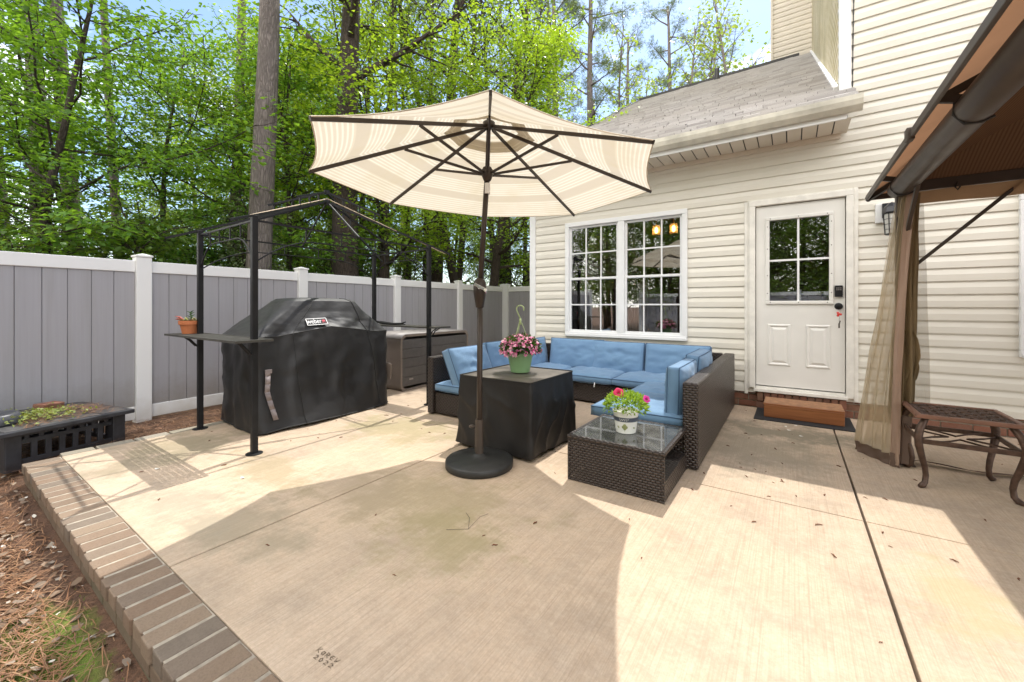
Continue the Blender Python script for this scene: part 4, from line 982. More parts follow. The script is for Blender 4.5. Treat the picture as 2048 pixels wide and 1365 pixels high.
# backs: local x along the seat, local y up the back, local z thickness
def back(c, wd, face, lean=.22, seed=0, ht=.40, nm='back_cushion', th=.13):
    rz = {'y': 0, 'x': -pi/2, '-x': pi/2}[face]   # which way the back of the cushion points away from: y = leans on wall
    pillow(nm, c, (wd, ht, th), (pi/2-lean, 0, rz), seed=seed, puff=.03)
back((-2.99,4.92,.505),.55,'-x',.16,10); back((-3.03,4.20,.515),.66,'-x',.22,11); back((-2.93,3.47,.50),.62,'-x',.42,12,.42,th=.12)
back((-2.42,5.12,.505),.78,'y',.16,13); back((-1.83,5.10,.495),.66,'y',.2,14); back((-1.12,5.10,.495),.72,'y',.2,15)
back((-.735,3.50,.50),.60,'x',.03,16,.40,th=.11); back((-.735,4.15,.515),.62,'x',.1,17,.42)
w = MB()
for x, y in ((-2.62,3.135),(-1.9,4.485),(-1.2,4.53)): w.tube([(x,y,.265),(x+.004,y-.012,.245),(x,y-.012,.215)], .006, 5)
w.build('cushion_tie', M['logow'], sofa)

# ------------------------------------------------------------------ covered square table
fcov = thing('covered_table', (-1.97, 2.98, 0), 'square fire pit table hidden under a black fabric cover', 'covered table')
def cov(u, v):
    x0, x1, y0, y1 = -2.30, -1.60, 2.585, 3.30; zt = .578; z = zt*(v)+.028*(1-v); fl = (1-v)
    px_, py_ = rrect(u, x0-.0-.02*fl, x1+.028*fl, y0-.03*fl, y1+.03*fl, .014+.025*fl)
    n = Vector((px_+1.95, py_-2.95, 0)).normalized()
    s = mnoise.noise(Vector((px_*4, py_*4, z*2)))*.014*fl**.6+mnoise.noise(Vector((px_*9+z*4, py_*9, z*5)))*.008*min(1,fl*3)
    crn = sin(px_*9+py_*7+z*6)*.005*fl+(1-abs(mnoise.noise(Vector((px_*5+z*2.5, py_*5-z*2, z*3.5)))))**5*.018*min(1, fl*2.5)+max(0, sin(px_*22+py_*22+z*3+3*mnoise.noise(Vector((px_*3,py_*3,2)))))**3*.008*fl
    lift = .014*fl*max(0, mnoise.noise(Vector((px_*3.1, py_*3.1, 7))))*2*(1-v)
    return Vector((px_, py_, z+lift-.0))+n*(s+crn)
NC = 160; w = MB(); w.grid(cov, NC, 40, wrap=True); fo = w.build('cover', M['canvas2'], fcov, smooth=True)
w = MB()
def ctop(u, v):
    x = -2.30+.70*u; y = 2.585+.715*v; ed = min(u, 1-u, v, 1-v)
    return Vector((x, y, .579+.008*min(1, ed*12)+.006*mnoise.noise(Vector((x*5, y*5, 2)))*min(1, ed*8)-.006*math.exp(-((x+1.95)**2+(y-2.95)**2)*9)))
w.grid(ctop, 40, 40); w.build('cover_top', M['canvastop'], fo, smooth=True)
w = MB(); w.tube([cov(i/NC, 1)+Vector((0,0,.003)) for i in range(NC)], .006, 6, True); w.build('seam', M['canvas2'], fo, smooth=True)
w = MB(); w.bb(-2.2,-1.7,2.7,3.2,.0,.05); w.build('hidden_foot', M['seam'], fcov)

# ------------------------------------------------------------------ wicker coffee table
ct = thing('coffee_table', (-.92, 2.79, 0), 'low brown wicker coffee table with a glass top and open shelf', 'coffee table')
tx0, tx1, ty0, ty1, th_ = -1.235, -.615, 2.47, 3.085, .300
def panel(nm, pts, m='wickerh'): w = MB(); w.add(pts, [(0,1,2,3)]); return w.build(nm, M[m], ct)
panel('front_panel', [(tx0,ty0,.005),(tx1,ty0,.005),(tx1,ty0,th_-.012),(tx0,ty0,th_-.012)])
panel('rear_panel', [(tx0,ty1,.005),(tx1,ty1,.005),(tx1,ty1,th_-.012),(tx0,ty1,th_-.012)], 'wicker')
panel('side_panel', [(tx0,ty0,.005),(tx0,ty1,.005),(tx0,ty1,th_-.012),(tx0,ty0,th_-.012)])
w = MB(); w.bb(tx0+.004,tx1-.002,ty0+.004,ty1-.004,.10,.118); w.bb(tx1-.014,tx1-.001,ty0+.004,ty1-.004,.006,.10); w.build('shelf', M['wicker'], ct)
w = MB()
for a in ((tx0-.006,tx1+.006,ty0-.006,ty0+.018),(tx0-.006,tx1+.006,ty1-.018,ty1+.006),(tx0-.006,tx0+.018,ty0+.018,ty1-.018),(tx1-.018,tx1+.006,ty0+.018,ty1-.018)): w.bb(*a, th_-.022, th_+.002)
for x, y in ((tx0,ty0),(tx1-.012,ty0),(tx0,ty1-.012),(tx1-.012,ty1-.012)): w.bb(x-.003,x+.015,y-.003,y+.015,.003,th_-.022)
w.build('rim', M['wicker'], ct, bev=.004)
w = MB(); w.bb(tx0+.018,tx1-.018,ty0+.018,ty1-.018,th_-.006,th_+.001); w.build('glass_top', M['tglass'], ct)

# ------------------------------------------------------------------ patio umbrella
ub = thing('patio_umbrella', (-1.87, 2.32, .0), 'open beige striped patio umbrella with a bronze crank pole', 'umbrella')
HUB = Vector((-1.785, 2.32, 2.465)); TIPS = [Vector((x, y, 2.05)) for x, y in ((-1.86,1.06),(-2.60,1.47),(-2.85,2.32),(-2.50,3.19),(-1.74,3.60),(-.90,3.19),(-.62,2.24),(-1.03,1.35))]
TIPS = [t+(t-HUB)*.01 for t in TIPS]
BASE = Vector((-1.872, 2.32, 0)); RUN = Vector((-1.80, 2.32, 2.12)); TILT = Vector((-1.866, 2.32, 1.30))
cmb = MB(); uvs = []
def cano(T, H_, n=14, r0=0., sag=.035, lift=0):
    for k in range(8):
        A_, B_ = T[k], T[(k+1)%8]; g = []
        for j in range(n+1):
            t = r0+(1-r0)*j/n
            for i in range(n+1):
                s = i/n; p = H_+((A_-H_)*(1-s)+(B_-H_)*s)*t; out = Vector((p.x-H_.x, p.y-H_.y, 0))
                p = p-out.normalized()*(sag*4*s*(1-s)*t*t)-Vector((0,0,sag*.5*4*s*(1-s)*t))+Vector((0,0,lift+.02*sin(pi*t)))
                g.append((p, (k+s, t)))
        base_i = len(cmb.v); cmb.v += [tuple(p) for p, _ in g]
        for j in range(n):
            for i in range(n):
                q = (j*(n+1)+i, j*(n+1)+i+1, (j+1)*(n+1)+i+1, (j+1)*(n+1)+i); cmb.f.append(tuple(base_i+x for x in q)); uvs.extend(g[x][1] for x in q)
cano(TIPS, HUB, r0=.17)
co_ = cmb.build('canopy', M['canopy'], ub, smooth=True, uv=False)
l = co_.data.uv_layers.new(name='UVMap'); l.data.foreach_set('uv', [c for u in uvs for c in u])
cmb = MB(); uvs = []; cano([HUB+(t-HUB)*.27 for t in TIPS], HUB+Vector((0,0,.02)), 8, 0.01, .012, .012); 
vt = cmb.build('vent_cap', M['canopy'], co_, smooth=True, uv=False); l = vt.data.uv_layers.new(name='UVMap'); l.data.foreach_set('uv', [c for u in uvs for c in (u[0], u[1]*.19)])
w = MB(); w.tube([p for k in range(8) for p in [TIPS[k]+(TIPS[(k+1)%8]-TIPS[k])*s-Vector((TIPS[k].x+(TIPS[(k+1)%8]-TIPS[k]).x*s-HUB.x, TIPS[k].y+(TIPS[(k+1)%8]-TIPS[k]).y*s-HUB.y, 0)).normalized()*.035*4*s*(1-s)-Vector((0,0,.0175*4*s*(1-s))) for s in np.arange(0,1,.1)]], .004, 4, True)
w.build('hem', M['cream'], co_)
dn = Vector((0,0,-.018))
for k, t in enumerate(TIPS):
    w = MB(); w.bar(HUB+dn*1.2+(t-HUB)*.03, t+dn*.6, .013, .022); r_ = w.build('rib', M['bronze'], ub)
    w = MB(); w.bar(RUN+(t-HUB)*.035, HUB+(t-HUB)*.49+dn*1.6, .011, .017); w.build('strut', M['bronze'], r_)
w = MB(); w.tube([BASE, TILT], .0205, 16); w.tube([TILT, RUN+Vector((0,0,-.02))], .0195, 16); w.tube([RUN, HUB+Vector((0,0,.03))], .016, 12); w.build('pole', M['bronze'], ub, smooth=True)
w = MB(); w.lathe([(.02,-.07),(.026,-.065),(.04,-.03),(.042,.01),(.034,.02),(.03,.03)], RUN, 16); w.build('runner', M['bronze'], ub, smooth=True)
w = MB(); w.lathe([(.0215,-.16),(.0215,-.085)], RUN, 14); w.build('pole_label', M['fwhite'], ub)
w = MB(); w.lathe([(.03,-.03),(.044,-.02),(.044,.012),(.03,.02)], HUB+Vector((0,0,-.01)), 16); w.build('hub', M['bronze'], ub, smooth=True)
w = MB(); w.lathe([(.012,0),(.018,.02),(.02,.035),(.008,.055)], HUB+Vector((0,0,.03)), 12); w.build('finial', M['bronze'], ub, smooth=True)
cz = 1.145; w = MB(); cx = BASE.x+.004
w.lathe([(.024,0),(.029,.005),(.045,.10),(.047,.112),(.047,.16),(.040,.195),(.028,.21),(.021,.215)], (cx,2.32,cz), 20); ch = w.build('crank_housing', M['bronze'], ub, smooth=True)
rr_ = Vector((cos(YAW), sin(YAW), 0)); ff_ = Vector((sin(YAW), -cos(YAW), 0)); p = Vector((cx,2.32,cz+.145))
w = MB(); w.bar(p+ff_*.055-rr_*.035+Vector((0,0,.025)), p+ff_*.06+rr_*.04-Vector((0,0,.015)), .012, .022); w.tube([p+ff_*.02, p+ff_*.06], .013, 10); w.tube([p+ff_*.05+rr_*.042-Vector((0,0,.03)), p+ff_*.085+rr_*.045-Vector((0,0,.018))], .014, 10); w.build('crank_handle', M['chrome'], ch, bev=.003)
us = thing('umbrella_base', (-1.872, 2.32, 0), 'round black weighted base holding the umbrella pole', 'umbrella base')
w = MB(); w.lathe([(.235,.0),(.245,.006),(.245,.045),(.235,.055),(.10,.075),(.045,.082),(.04,.09),(.03,.092)], BASE, 56); w.build('weight', M['resin'], us, smooth=True)
w = MB(); w.lathe([(.029,.07),(.029,.335),(.0215,.337)], BASE, 18); st_ = w.build('sleeve', M['gmetal'], us, smooth=False)
p = BASE+Vector((0,0,.285)); w = MB(); w.tube([p-rr_*.02, p-rr_*.05], .007, 8); w.lathe([(.01,-.012),(.02,-.006),(.02,.006),(.01,.012)], p-rr_*.055, 10); w.bar(p-rr_*.03+Vector((0,0,-.18)), p-rr_*.03+Vector((0,0,-.02)), .006); w.build('tightening_knob', M['gmetal'], st_)

# ------------------------------------------------------------------ potted flowers
gp = thing('hanging_flower_pot', (-1.95, 2.98, .585), 'sage green hanging pot of pink impatiens on the black covered table', 'flower pot')
gz0 = .586; gcx = Vector((-1.95, 2.98, gz0))
w = MB(); w.lathe([(.078,0),(.082,.004),(.108,.145),(.118,.147),(.120,.168),(.112,.170),(.105,.15),(.1,.14)], gcx, 40); w.lathe([(.001,.1425),(.1035,.1425)], gcx, 24, caps=False); w.build('pot', M['greenpot'], gp, smooth=False, bev=.0015)
w = MB()
hk = gcx+Vector((0,0,.43))
for a in (.4, 2.5, 4.6): w.tube([gcx+Vector((.115*cos(a),.115*sin(a),.16)), hk+Vector((.012*cos(a),.012*sin(a),.0))], .0028, 5)
w.tube([hk+Vector((0,0,-.02)), hk+Vector((0,0,.035))], [.012,.009], 8)
hp_ = [hk+Vector((0,0,.035))]+[hk+Vector((0,0,.115))+rr_*(.032*cos(a))*(1)+rr_*.0+Vector((0,0,.032*sin(a))) for a in np.linspace(pi*1.18, -.15*pi, 14)]
hp_.insert(1, hk+Vector((0,0,.06))-rr_*.012); w.tube(hp_, .0052, 6); w.build('hanger', M['greenhook'], gp, smooth=True)
M['imppink'] = isl('impatiens_petal', [(.62,.06,.25),(.78,.22,.42),(.85,.62,.66),(.55,.03,.20),(.80,.38,.52)], .6)
def dome(n, c, r, h, g=nr, lo=-.15):
    d = rnd_dirs(n, g); d[:,2] = np.where(d[:,2] < lo, -d[:,2], d[:,2]); q = g.uniform(.55,1.02,n)**.6
    return np.stack([c[0]+d[:,0]*r*q, c[1]+d[:,1]*r*q, c[2]+d[:,2]*h*q],1), d
P, D = dome(900, gcx+Vector((0,0,.195)), .165, .115); link('foliage', mesh_np('foliage', *leaf_mesh(P, D+nr.normal(0,.5,D.shape), np.tile([0,0,1.],(len(P),1))+nr.normal(0,.4,D.shape), .042, .024), M['impleaf']), gp).location = -gp.location
def flowers(n, c, r, h, size, g=nr, lo=-.3):
    d = rnd_dirs(n, g); d[:,2] = np.where(d[:,2] < lo, -d[:,2], d[:,2]); P = np.array(c)+d*[r,r,h]*g.uniform(.93,1.1,(n,1)); Nn = d+g.normal(0,.35,d.shape); Nn[:,2] += .35; Nn /= np.linalg.norm(Nn,axis=1,keepdims=True)
    T = np.cross(Nn, rnd_dirs(n, g)); T /= np.linalg.norm(T,axis=1,keepdims=True); B = np.cross(Nn, T); VV, QQ, k = [], [], 0
    for j in range(5):
        a = j*2*pi/5; dj = T*cos(a)+B*sin(a); V_, Q_ = leaf_mesh(P, dj+Nn*.2, Nn, size*.5*g.uniform(.8,1.2,n), size*.5, .1, .1); VV.append(V_); QQ.append(Q_+k); k += len(V_)
    return np.concatenate(VV), np.concatenate(QQ)
link('blossoms', mesh_np('blossoms', *flowers(300, gcx+Vector((0,0,.195)), .168, .122, .038), M['imppink']), gp).location = -gp.location

wp = thing('petunia_pot', (-.935, 2.745, .302), 'white painted pot of leafy petunias with two bright blooms on the glass table', 'flower pot')
wc = Vector((-.935, 2.745, .302))
prof = [(.062,0),(.066,.004),(.076,.075),(.083,.128),(.0865,.13),(.088,.148),(.083,.150),(.078,.13)]
w = MB(); w.lathe(prof, wc, 40); w.lathe([(.001,.125),(.078,.125)], wc, 20, caps=False); pt = w.build('pot', M['whitepot'], wp, smooth=False, bev=.0015)
w = MB(); w.lathe([(.0795,.083),(.0832,.112)], wc, 40, caps=False); w.build('painted_band', M['band2'], pt, smooth=True)
ca = math.atan2(-wc.y, -wc.x)
def onpot(a, z, r_=.0015): 
    r = .066+(.083-.066)*(z/.128)+r_; return wc+Vector((r*cos(ca+a), r*sin(ca+a), z))
w = MB()
for zz, a0, n in ((.100,-.55,5),(.092,-.5,4)):
    for i in range(n): w.add([onpot(a0+i*.17,zz,.0035),onpot(a0+i*.17+.11,zz,.0035),onpot(a0+i*.17+.11,zz+.0035,.0035),onpot(a0+i*.17,zz+.0035,.0035)], [(0,1,2,3)])
w.build('printed_lines', M['whitepot'], pt)
w = MB()
def disc(a, z, r, n=10): w.add([onpot(a+r*cos(t)/.075, z+r*sin(t), .002) for t in np.linspace(0,2*pi,n+1)[:-1]], [tuple(range(n))])
for da, dz in ((0,.012),(.13,0),(-.13,0),(0,-.011)): disc(-.1+da, .048+dz, .0105)
w.add([onpot(-.115,.018,.002),onpot(-.085,.018,.002),onpot(-.085,.045,.002),onpot(-.115,.045,.002)], [(0,1,2,3)])
for a in (-.75,.75,.83,-.68): disc(a, .045+.006*sin(a*50), .006, 6)
w.build('painted_clover', M['motif'], pt)
P, D = dome(800, wc+Vector((0,0,.165)), .140, .10); D2 = D+nr.normal(0,.6,D.shape); D2[:,2] += .35
link('foliage', mesh_np('foliage', *leaf_mesh(P, D2, np.tile([0,0,1.],(len(P),1))+nr.normal(0,.5,D.shape), nr.uniform(.022,.042,len(P)), .015), M['petleaf']), wp).location = -wp.location
def petunia(c, nrm, r, m):
    c = Vector(c); N_ = Vector(nrm).normalized(); T = N_.cross(Vector((0,0,1))).normalized(); B = N_.cross(T); w = MB(); n = 30
    ring = [[c+(T*cos(2*pi*k/n)+B*sin(2*pi*k/n))*rr__*(1+.07*cos(5*2*pi*k/n))+N_*h for k in range(n)] for rr__, h in ((.004,-.02),(.008,-.006),(r*.6,.004),(r,-.002))]
    w.add([p for q in ring for p in q], [(i*n+k, i*n+(k+1)%n, (i+1)*n+(k+1)%n, (i+1)*n+k) for i in range(3) for k in range(n)])
    return w.build('bloom', m, wp, smooth=True)
tocam = Vector((.94,-2.75,1.0)).normalized()
M['crimson'] = plain('crimson_petal', (.62,.015,.10), .6, var=.2); M['magenta'] = plain('magenta_petal', (.62,.03,.30), .6, var=.2)
petunia(wc+Vector((-.03,-.06,.272)), tocam+Vector((0,0,.3)), .034, M['crimson']); petunia(wc+Vector((.135,.02,.235)), tocam+Vector((.6,.2,.3)), .026, M['magenta'])

# ------------------------------------------------------------------ canopy gazebo at right
gz_ = thing('canopy_gazebo', (2.3, 2.7, 0), 'brown fabric roofed gazebo with netting curtains at the right by the house', 'gazebo')
gx0, gx1, gy0, gy1, EZ = .53, 4.2, .75, 4.60, 2.10; GP = [(.665,4.13),(4.05,4.13),(4.05,1.1)]
for x, y in GP:
    w = MB(); w.bb(x-.028,x+.028,y-.028,y+.028,.006,2.06); po = w.build('post', M['gmetal'], gz_, bev=.004)
    w = MB(); w.bb(x-.07,x+.07,y-.07,y+.07,0,.008); w.build('base_plate', M['gmetal'], po)
w = MB(); gap = Vector(((gx0+gx1)/2, (gy0+gy1)/2, 3.15)); cor = [Vector((gx0,gy0,EZ)),Vector((gx1,gy0,EZ)),Vector((gx1,gy1,EZ)),Vector((gx0,gy1,EZ))]
for k in range(4):
    A_, B_ = cor[k], cor[(k+1)%4]; w.grid(lambda u, v: (A_*(1-u)+B_*u)*(1-v)+gap*v-Vector((0,0,.05*sin(pi*v)*sin(pi*u))), 14, 14)
gro = w.build('canopy', M['gcanopy'], gz_, smooth=True)
w = MB()
for k in range(4): w.bar(cor[k]-Vector((0,0,.022)), cor[(k+1)%4]-Vector((0,0,.02)), .018, .044)
w.build('eave_rail', M['gmetal'], gro, bev=.004)
w = MB(); w.bar((gx0-.006,3.0,EZ-.02),(gx0-.006,3.06,EZ-.02),.034,.065); w.build('rail_sleeve', M['gmetal'], gro, bev=.004)
bm = [Vector((x, y, 2.03)) for x, y in ((.665,1.1),(4.05,1.1),(4.05,4.13),(.665,4.13))]
w = MB()   # half-round beam along the left side, plain beams elsewhere
w.tube([bm[3]+Vector((0,.03,0)), bm[0]], .07, 20); w.build('round_beam', M['gmetal'], gz_, smooth=True)
w = MB()
for k in (0,1,2): w.bar(bm[k], bm[k+1], .035, .075)
w.build('beam', M['gmetal'], gz_, bev=.005)
for y in (2.62, 4.02):
    w = MB(); w.bar((gx0+.02,y,EZ-.005),(.62,y,2.075),.02,.035); w.tube([(.600,y,2.07),(.596,y,2.01),(.63,y,1.962),(.68,y,1.958),(.72,y,1.975)], .006, 6); w.build('roof_hook', M['dark'], gz_)
w = MB()
for a in cor: w.bar(Vector((a.x,a.y,EZ-.035)), gap-Vector((0,0,.035)), .025, .04)
for yy in (2.62,): w.bar((gx0+.02,yy,EZ-.01),(gap.x,gap.y+(yy-2.7)*.3,gap.z-.12),.02,.035)
for xx in (1.4,2.3,3.3): w.bar((xx,gy1-.02,EZ-.01),(gap.x+(xx-2.3)*.3,gap.y,gap.z-.12),.02,.035)
w.build('rafter', M['dark'], gz_)
w = MB(); c4 = [Vector((bm[k].x,bm[k].y,2.06)) for k in range(4)]; g2 = gap-Vector((0,0,.30))
for k in range(4): w.add([c4[k], c4[(k+1)%4], g2], [(0,1,2)])
w.build('inner_ceiling', M['gceil'], gz_)
w = MB(); w.grid(lambda u, v: (.70+3.3*u, 4.115+.012*sin(u*60), 1.99-.085*v-.012*abs(sin(u*9.4))*v), 80, 3); w.build('valance', M['valance'], gz_, smooth=True)
w = MB()
for x in np.arange(.95,4,.36): w.tube([(x,4.10,2.02),(x-.012,4.09,1.985),(x,4.085,1.965),(x+.012,4.09,1.985)], .006, 5)
w.build('curtain_hook', M['dark'], gz_)
w = MB(); w.bar((.69,4.13,1.40),(1.26,4.13,1.985),.028,.022); w.build('corner_brace', M['gmetal'], gz_, bev=.003)
w = MB(); w.bar((.685,4.09,1.66),(.70,3.80,1.985),.022,.03); w.build('corner_brace', M['gmetal'], gz_, bev=.003)
# netting curtain gathered at the post
def lerp(a, b, t): return a+(b-a)*t
def sheet(nm, top, bot, m, nu=60, nv=40, pl=.012, fr=60, z1=1.97, z0=.01, parent=None, bow=0, seed=0, ease=1.3):
    top = [Vector((*p, 0)) for p in top]; bot = [Vector((*p, 0)) for p in bot]
    def poly(P_, t):
        x = t*(len(P_)-1); i = min(int(x), len(P_)-2); return P_[i].lerp(P_[i+1], x-i)
    def fn(u, v):
        k = (1-v)**ease; p = poly(top, u).lerp(poly(bot, u), k); o = pl*sin(u*fr+2*sin(v*5+seed))*(1-.55*v)+.010*mnoise.noise(Vector((u*5+seed, v*5, seed)))
        d = (poly(bot, min(1, u+.02))-poly(bot, max(0, u-.02))); n = Vector((-d.y, d.x, 0)); n = n.normalized() if n.length > 1e-6 else Vector((1,0,0))
        return Vector((p.x, p.y, z0+(z1-z0)*v))+n*o+Vector((bow*sin(pi*v), 0, 0))
    w = MB(); w.grid(fn, nu, nv); return w.build(nm, m, parent or cur, smooth=True)
cur = thing('netting_curtain', (.65, 4.1, 0), 'khaki mosquito netting curtain gathered at the gazebo post', 'curtain')
T0 = [(.655,4.14),(.665,4.09),(.685,4.06),(.72,4.06)]; B0 = [(.42,4.29),(.44,4.22),(.52,4.10),(.585,4.0)]
net = sheet('netting', T0, B0, M['net'], fr=26, pl=.022, z0=.085, ease=1.0)
sheet('netting', [(.66,4.15),(.69,4.10),(.72,4.07)], [(.47,4.28),(.55,4.2),(.62,4.02)], M['net'], fr=20, pl=.024, seed=2, z0=.09, ease=1.05)
sheet('hem', [(.42,4.29),(.44,4.22),(.52,4.10),(.585,4.0)], B0, M['hem'], z1=.088, z0=.004, nv=4, pl=.004, fr=20, parent=net)
sheet('zip_band', [(.685,4.045),(.73,4.035)], [(.585,3.99),(.632,3.965)], M['band'], nu=8, nv=40, bow=-.022, pl=.009, fr=6, z0=.02, ease=1.1)
sheet('zip_band', [(.585,3.988),(.635,3.963)], [(.585,3.988),(.635,3.963)], M['hem'], nu=8, nv=3, pl=.002, fr=4, z1=.10, z0=.003)
sheet('gathered_drape', [(.665,4.10),(.69,4.06),(.745,4.07),(.76,4.10)], [(.60,4.08),(.63,4.03),(.70,4.04),(.72,4.10)], M['drape'], fr=30, pl=.018, z0=.36, seed=4, ease=1)
sheet('gathered_drape', [(.655,4.06),(.72,4.06)], [(.655,4.05),(.74,4.09)], M['drape'], fr=14, pl=.022, z0=.62, z1=.98, seed=1, ease=.5, bow=.03)
sheet('rear_netting', [(.72,4.16),(.80,4.18)], [(.73,4.17),(.84,4.22)], M['net2'], fr=16, pl=.008, z0=.40, z1=1.93, seed=6, ease=1)
w = MB(); w.bar((.68,4.06,.37),(.67,4.05,.02),.09,.06); w.build('folded_end', M['hem'], cur, bev=.01)
w = MB(); w.grid(lambda u, v: (.70+1.1*u, 4.10+.10*u+.06*v+.02*sin(u*14), .006+.03*(1-u)**2*(1-v)+.008*abs(sin(u*9+v))), 50, 4); w.build('trailing_hem', M['hem'], cur, smooth=True)

# ------------------------------------------------------------------ cast side table
it = thing('iron_side_table', (.9, 3.83, 0), 'bronze cast metal side table with a lattice top and curved legs', 'side table')
ix0, ix1, iy0, iy1, iz = .655, 1.125, 3.60, 4.06, .468
w = MB()
for a in ((ix0,ix1,iy0,iy0+.028),(ix0,ix1,iy1-.028,iy1),(ix0,ix0+.028,iy0+.028,iy1-.028),(ix1-.028,ix1,iy0+.028,iy1-.028)): w.bb(*a, iz-.022, iz+.004)
w.build('rim', M['castrim'], it, bev=.006)
w = MB(); n = 9; ax0, ax1, ay0, ay1 = ix0+.028, ix1-.028, iy0+.028, iy1-.028
for i in range(n):
    for j in range(n):
        cx = ax0+(i+.5)*(ax1-ax0)/n; cy = ay0+(j+.5)*(ay1-ay0)/n; r = (ax1-ax0)/n*.5; a0 = pi/4 if (i+j) % 2 else -pi/4
        pts = [(cx+cos(a0)*r*1.15*cos(t)-sin(a0)*r*.55*sin(t), cy+sin(a0)*r*1.15*cos(t)+cos(a0)*r*.55*sin(t), iz-.006) for t in np.linspace(0,2*pi,11)[:-1]]
        w.tube(pts, .0048, 5, True); w.bar((cx-cos(a0)*r,cy-sin(a0)*r,iz-.006),(cx+cos(a0)*r,cy+sin(a0)*r,iz-.006),.006,.006)
w.build('lattice_top', M['castiron'], it)
ctr = Vector(((ix0+ix1)/2, (iy0+iy1)/2, 0)); kn_ = []
for x, y in ((ix0+.03,iy0+.03),(ix1-.03,iy0+.03),(ix1-.03,iy1-.03),(ix0+.03,iy1-.03)):
    p = Vector((x, y, 0)); d = (p-ctr).normalized(); kk = [(-.035,iz-.024,.016),(-.02,.43,.018),(.012,.385,.021),(.030,.33,.022),(.024,.27,.021),(.002,.20,.018),(-.022,.13,.016),(-.030,.08,.015),(-.024,.035,.0155),(-.004,.016,.018),(.018,.012,.012)]
    w = MB(); w.tube([p+d*(o)+Vector((0,0,z)) for o, z, r in kk], [r for _,_,r in kk], 10); w.build('leg', M['castiron'], it, smooth=True); kn_.append(p+d*.02+Vector((0,0,.30)))
for i in range(4):
    w = MB(); w.bar(kn_[i], kn_[(i+1)%4], .012, .03); w.build('stretcher', M['castiron'], it, bev=.002)
w = MB()
for i in range(4):
    a, b = kn_[i], kn_[(i+1)%4]; m_ = (a+b)/2; inn = m_.lerp(ctr+Vector((0,0,.30)), .8)
    w.tube([a.lerp(b,.12), a.lerp(b,.25).lerp(ctr+Vector((0,0,.3)),.4), inn, a.lerp(b,.75).lerp(ctr+Vector((0,0,.3)),.4), a.lerp(b,.88)], .006, 6)
w.build('scroll_brace', M['castiron'], it)

# ------------------------------------------------------------------ step and mat
w = MB(); w.bb(-.325,.49,4.86,5.41,.002,.010); mt = w.build('door_mat', M['matr'], bev=.003, loc=(.08,5.1,0)); tag(mt, 'thin black rubber mat under the wooden step', 'mat')
ws = thing('wooden_step', (.09, 5.2, .01), 'low orange stained wooden step in front of the door', 'step')
w = MB(); w.bb(-.24,.415,4.99,5.02,.012,.135); w.bb(-.24,-.21,5.02,5.33,.012,.135); w.bb(.385,.415,5.02,5.33,.012,.135); w.bb(-.24,.415,5.33,5.36,.012,.135); w.build('frame', M['wood'], ws, bev=.004)
for i in range(7):
    w = MB(); y = 4.99+i*.0535; w.bb(-.243,.418,y,y+.041,.1355,.152); w.build('slat', M['woodtop'] if i not in (0,) else M['wood'], ws, bev=.004)

# ------------------------------------------------------------------ litter on the patio
w = MB(); w.tube([(-.02,0,.004),(-.008,.006,.007),(.006,.001,.006),(.02,.007,.004)], [.002,.0042,.0042,.0015], 6)
M['catkin'] = isl('catkin_brown', [(.20,.075,.035),(.15,.06,.03)], .9)
cat0 = w.build('fallen_catkin', M['catkin'], loc=(0,0,0), smooth=True); rc = random.Random(11)
def scat(n, x0, x1, y0, y1):
    k = 0
    while k < n:
        x, y = rc.uniform(x0,x1), rc.uniform(y0,y1)
        if (-2.4 < x < -1.5 and 2.5 < y < 3.4) or (-1.3 < x < -.52 and 2.4 < y) or (-3.25 < x < -.5 and y > 3.1) or (-5 < x < -3.85 and 1.7 < y < 5.2): continue
        yield x, y; k += 1
pts = list(scat(62,-.5,1.6,2.5,5.3))+list(scat(30,-4.5,.9,.8,3.6))+list(scat(16,-3.8,-3.2,2,5))
for i, (x, y) in enumerate(pts):
    o = cat0 if i == 0 else cat0.copy()
    if i: C.objects.link(o)
    o.location = (x, y, .0005); o.rotation_euler = (0,0,rc.uniform(0,6.28)); s = rc.uniform(.4,.85); o.scale = (s,s,s)
    tag(o, 'small brown catkin fallen on the concrete patio', 'catkin', 'catkins fallen on the patio')
w = MB(); w.add([(.018*cos(a)*(1+.2*sin(2*a)), .012*sin(a), .003+.003*cos(2*a)) for a in np.linspace(0,2*pi,9)[:-1]], [tuple(range(8))])
p0_ = w.build('fallen_petal', M['petal'], loc=(0,0,0))
for i, (x, y) in enumerate(((-.05,4.72),(-.22,4.86),(.03,4.82),(.07,4.45),(-3.72,.98),(-3.05,1.25),(-.02,4.6))):
    o = p0_ if i == 0 else p0_.copy()
    if i: C.objects.link(o)
    o.location = (x, y, .001); o.rotation_euler = (0,0,rc.uniform(0,6)); tag(o, 'pale petal lying on the concrete patio', 'petal', 'petals on the patio')
w = MB(); w.tube([(-1.38,1.62,.006),(-1.44,1.7,.012),(-1.5,1.74,.006)],.001,5); w.tube([(-1.38,1.62,.006),(-1.40,1.74,.012),(-1.39,1.80,.006)],.0009,5); w.tube([(-1.38,1.62,.006),(-1.47,1.55,.006)],.0009,5)
tag(w.build('twig', M['twig'], loc=(-1.4,1.65,0)), 'thin forked twig lying on the mossy part of the patio', 'twig')

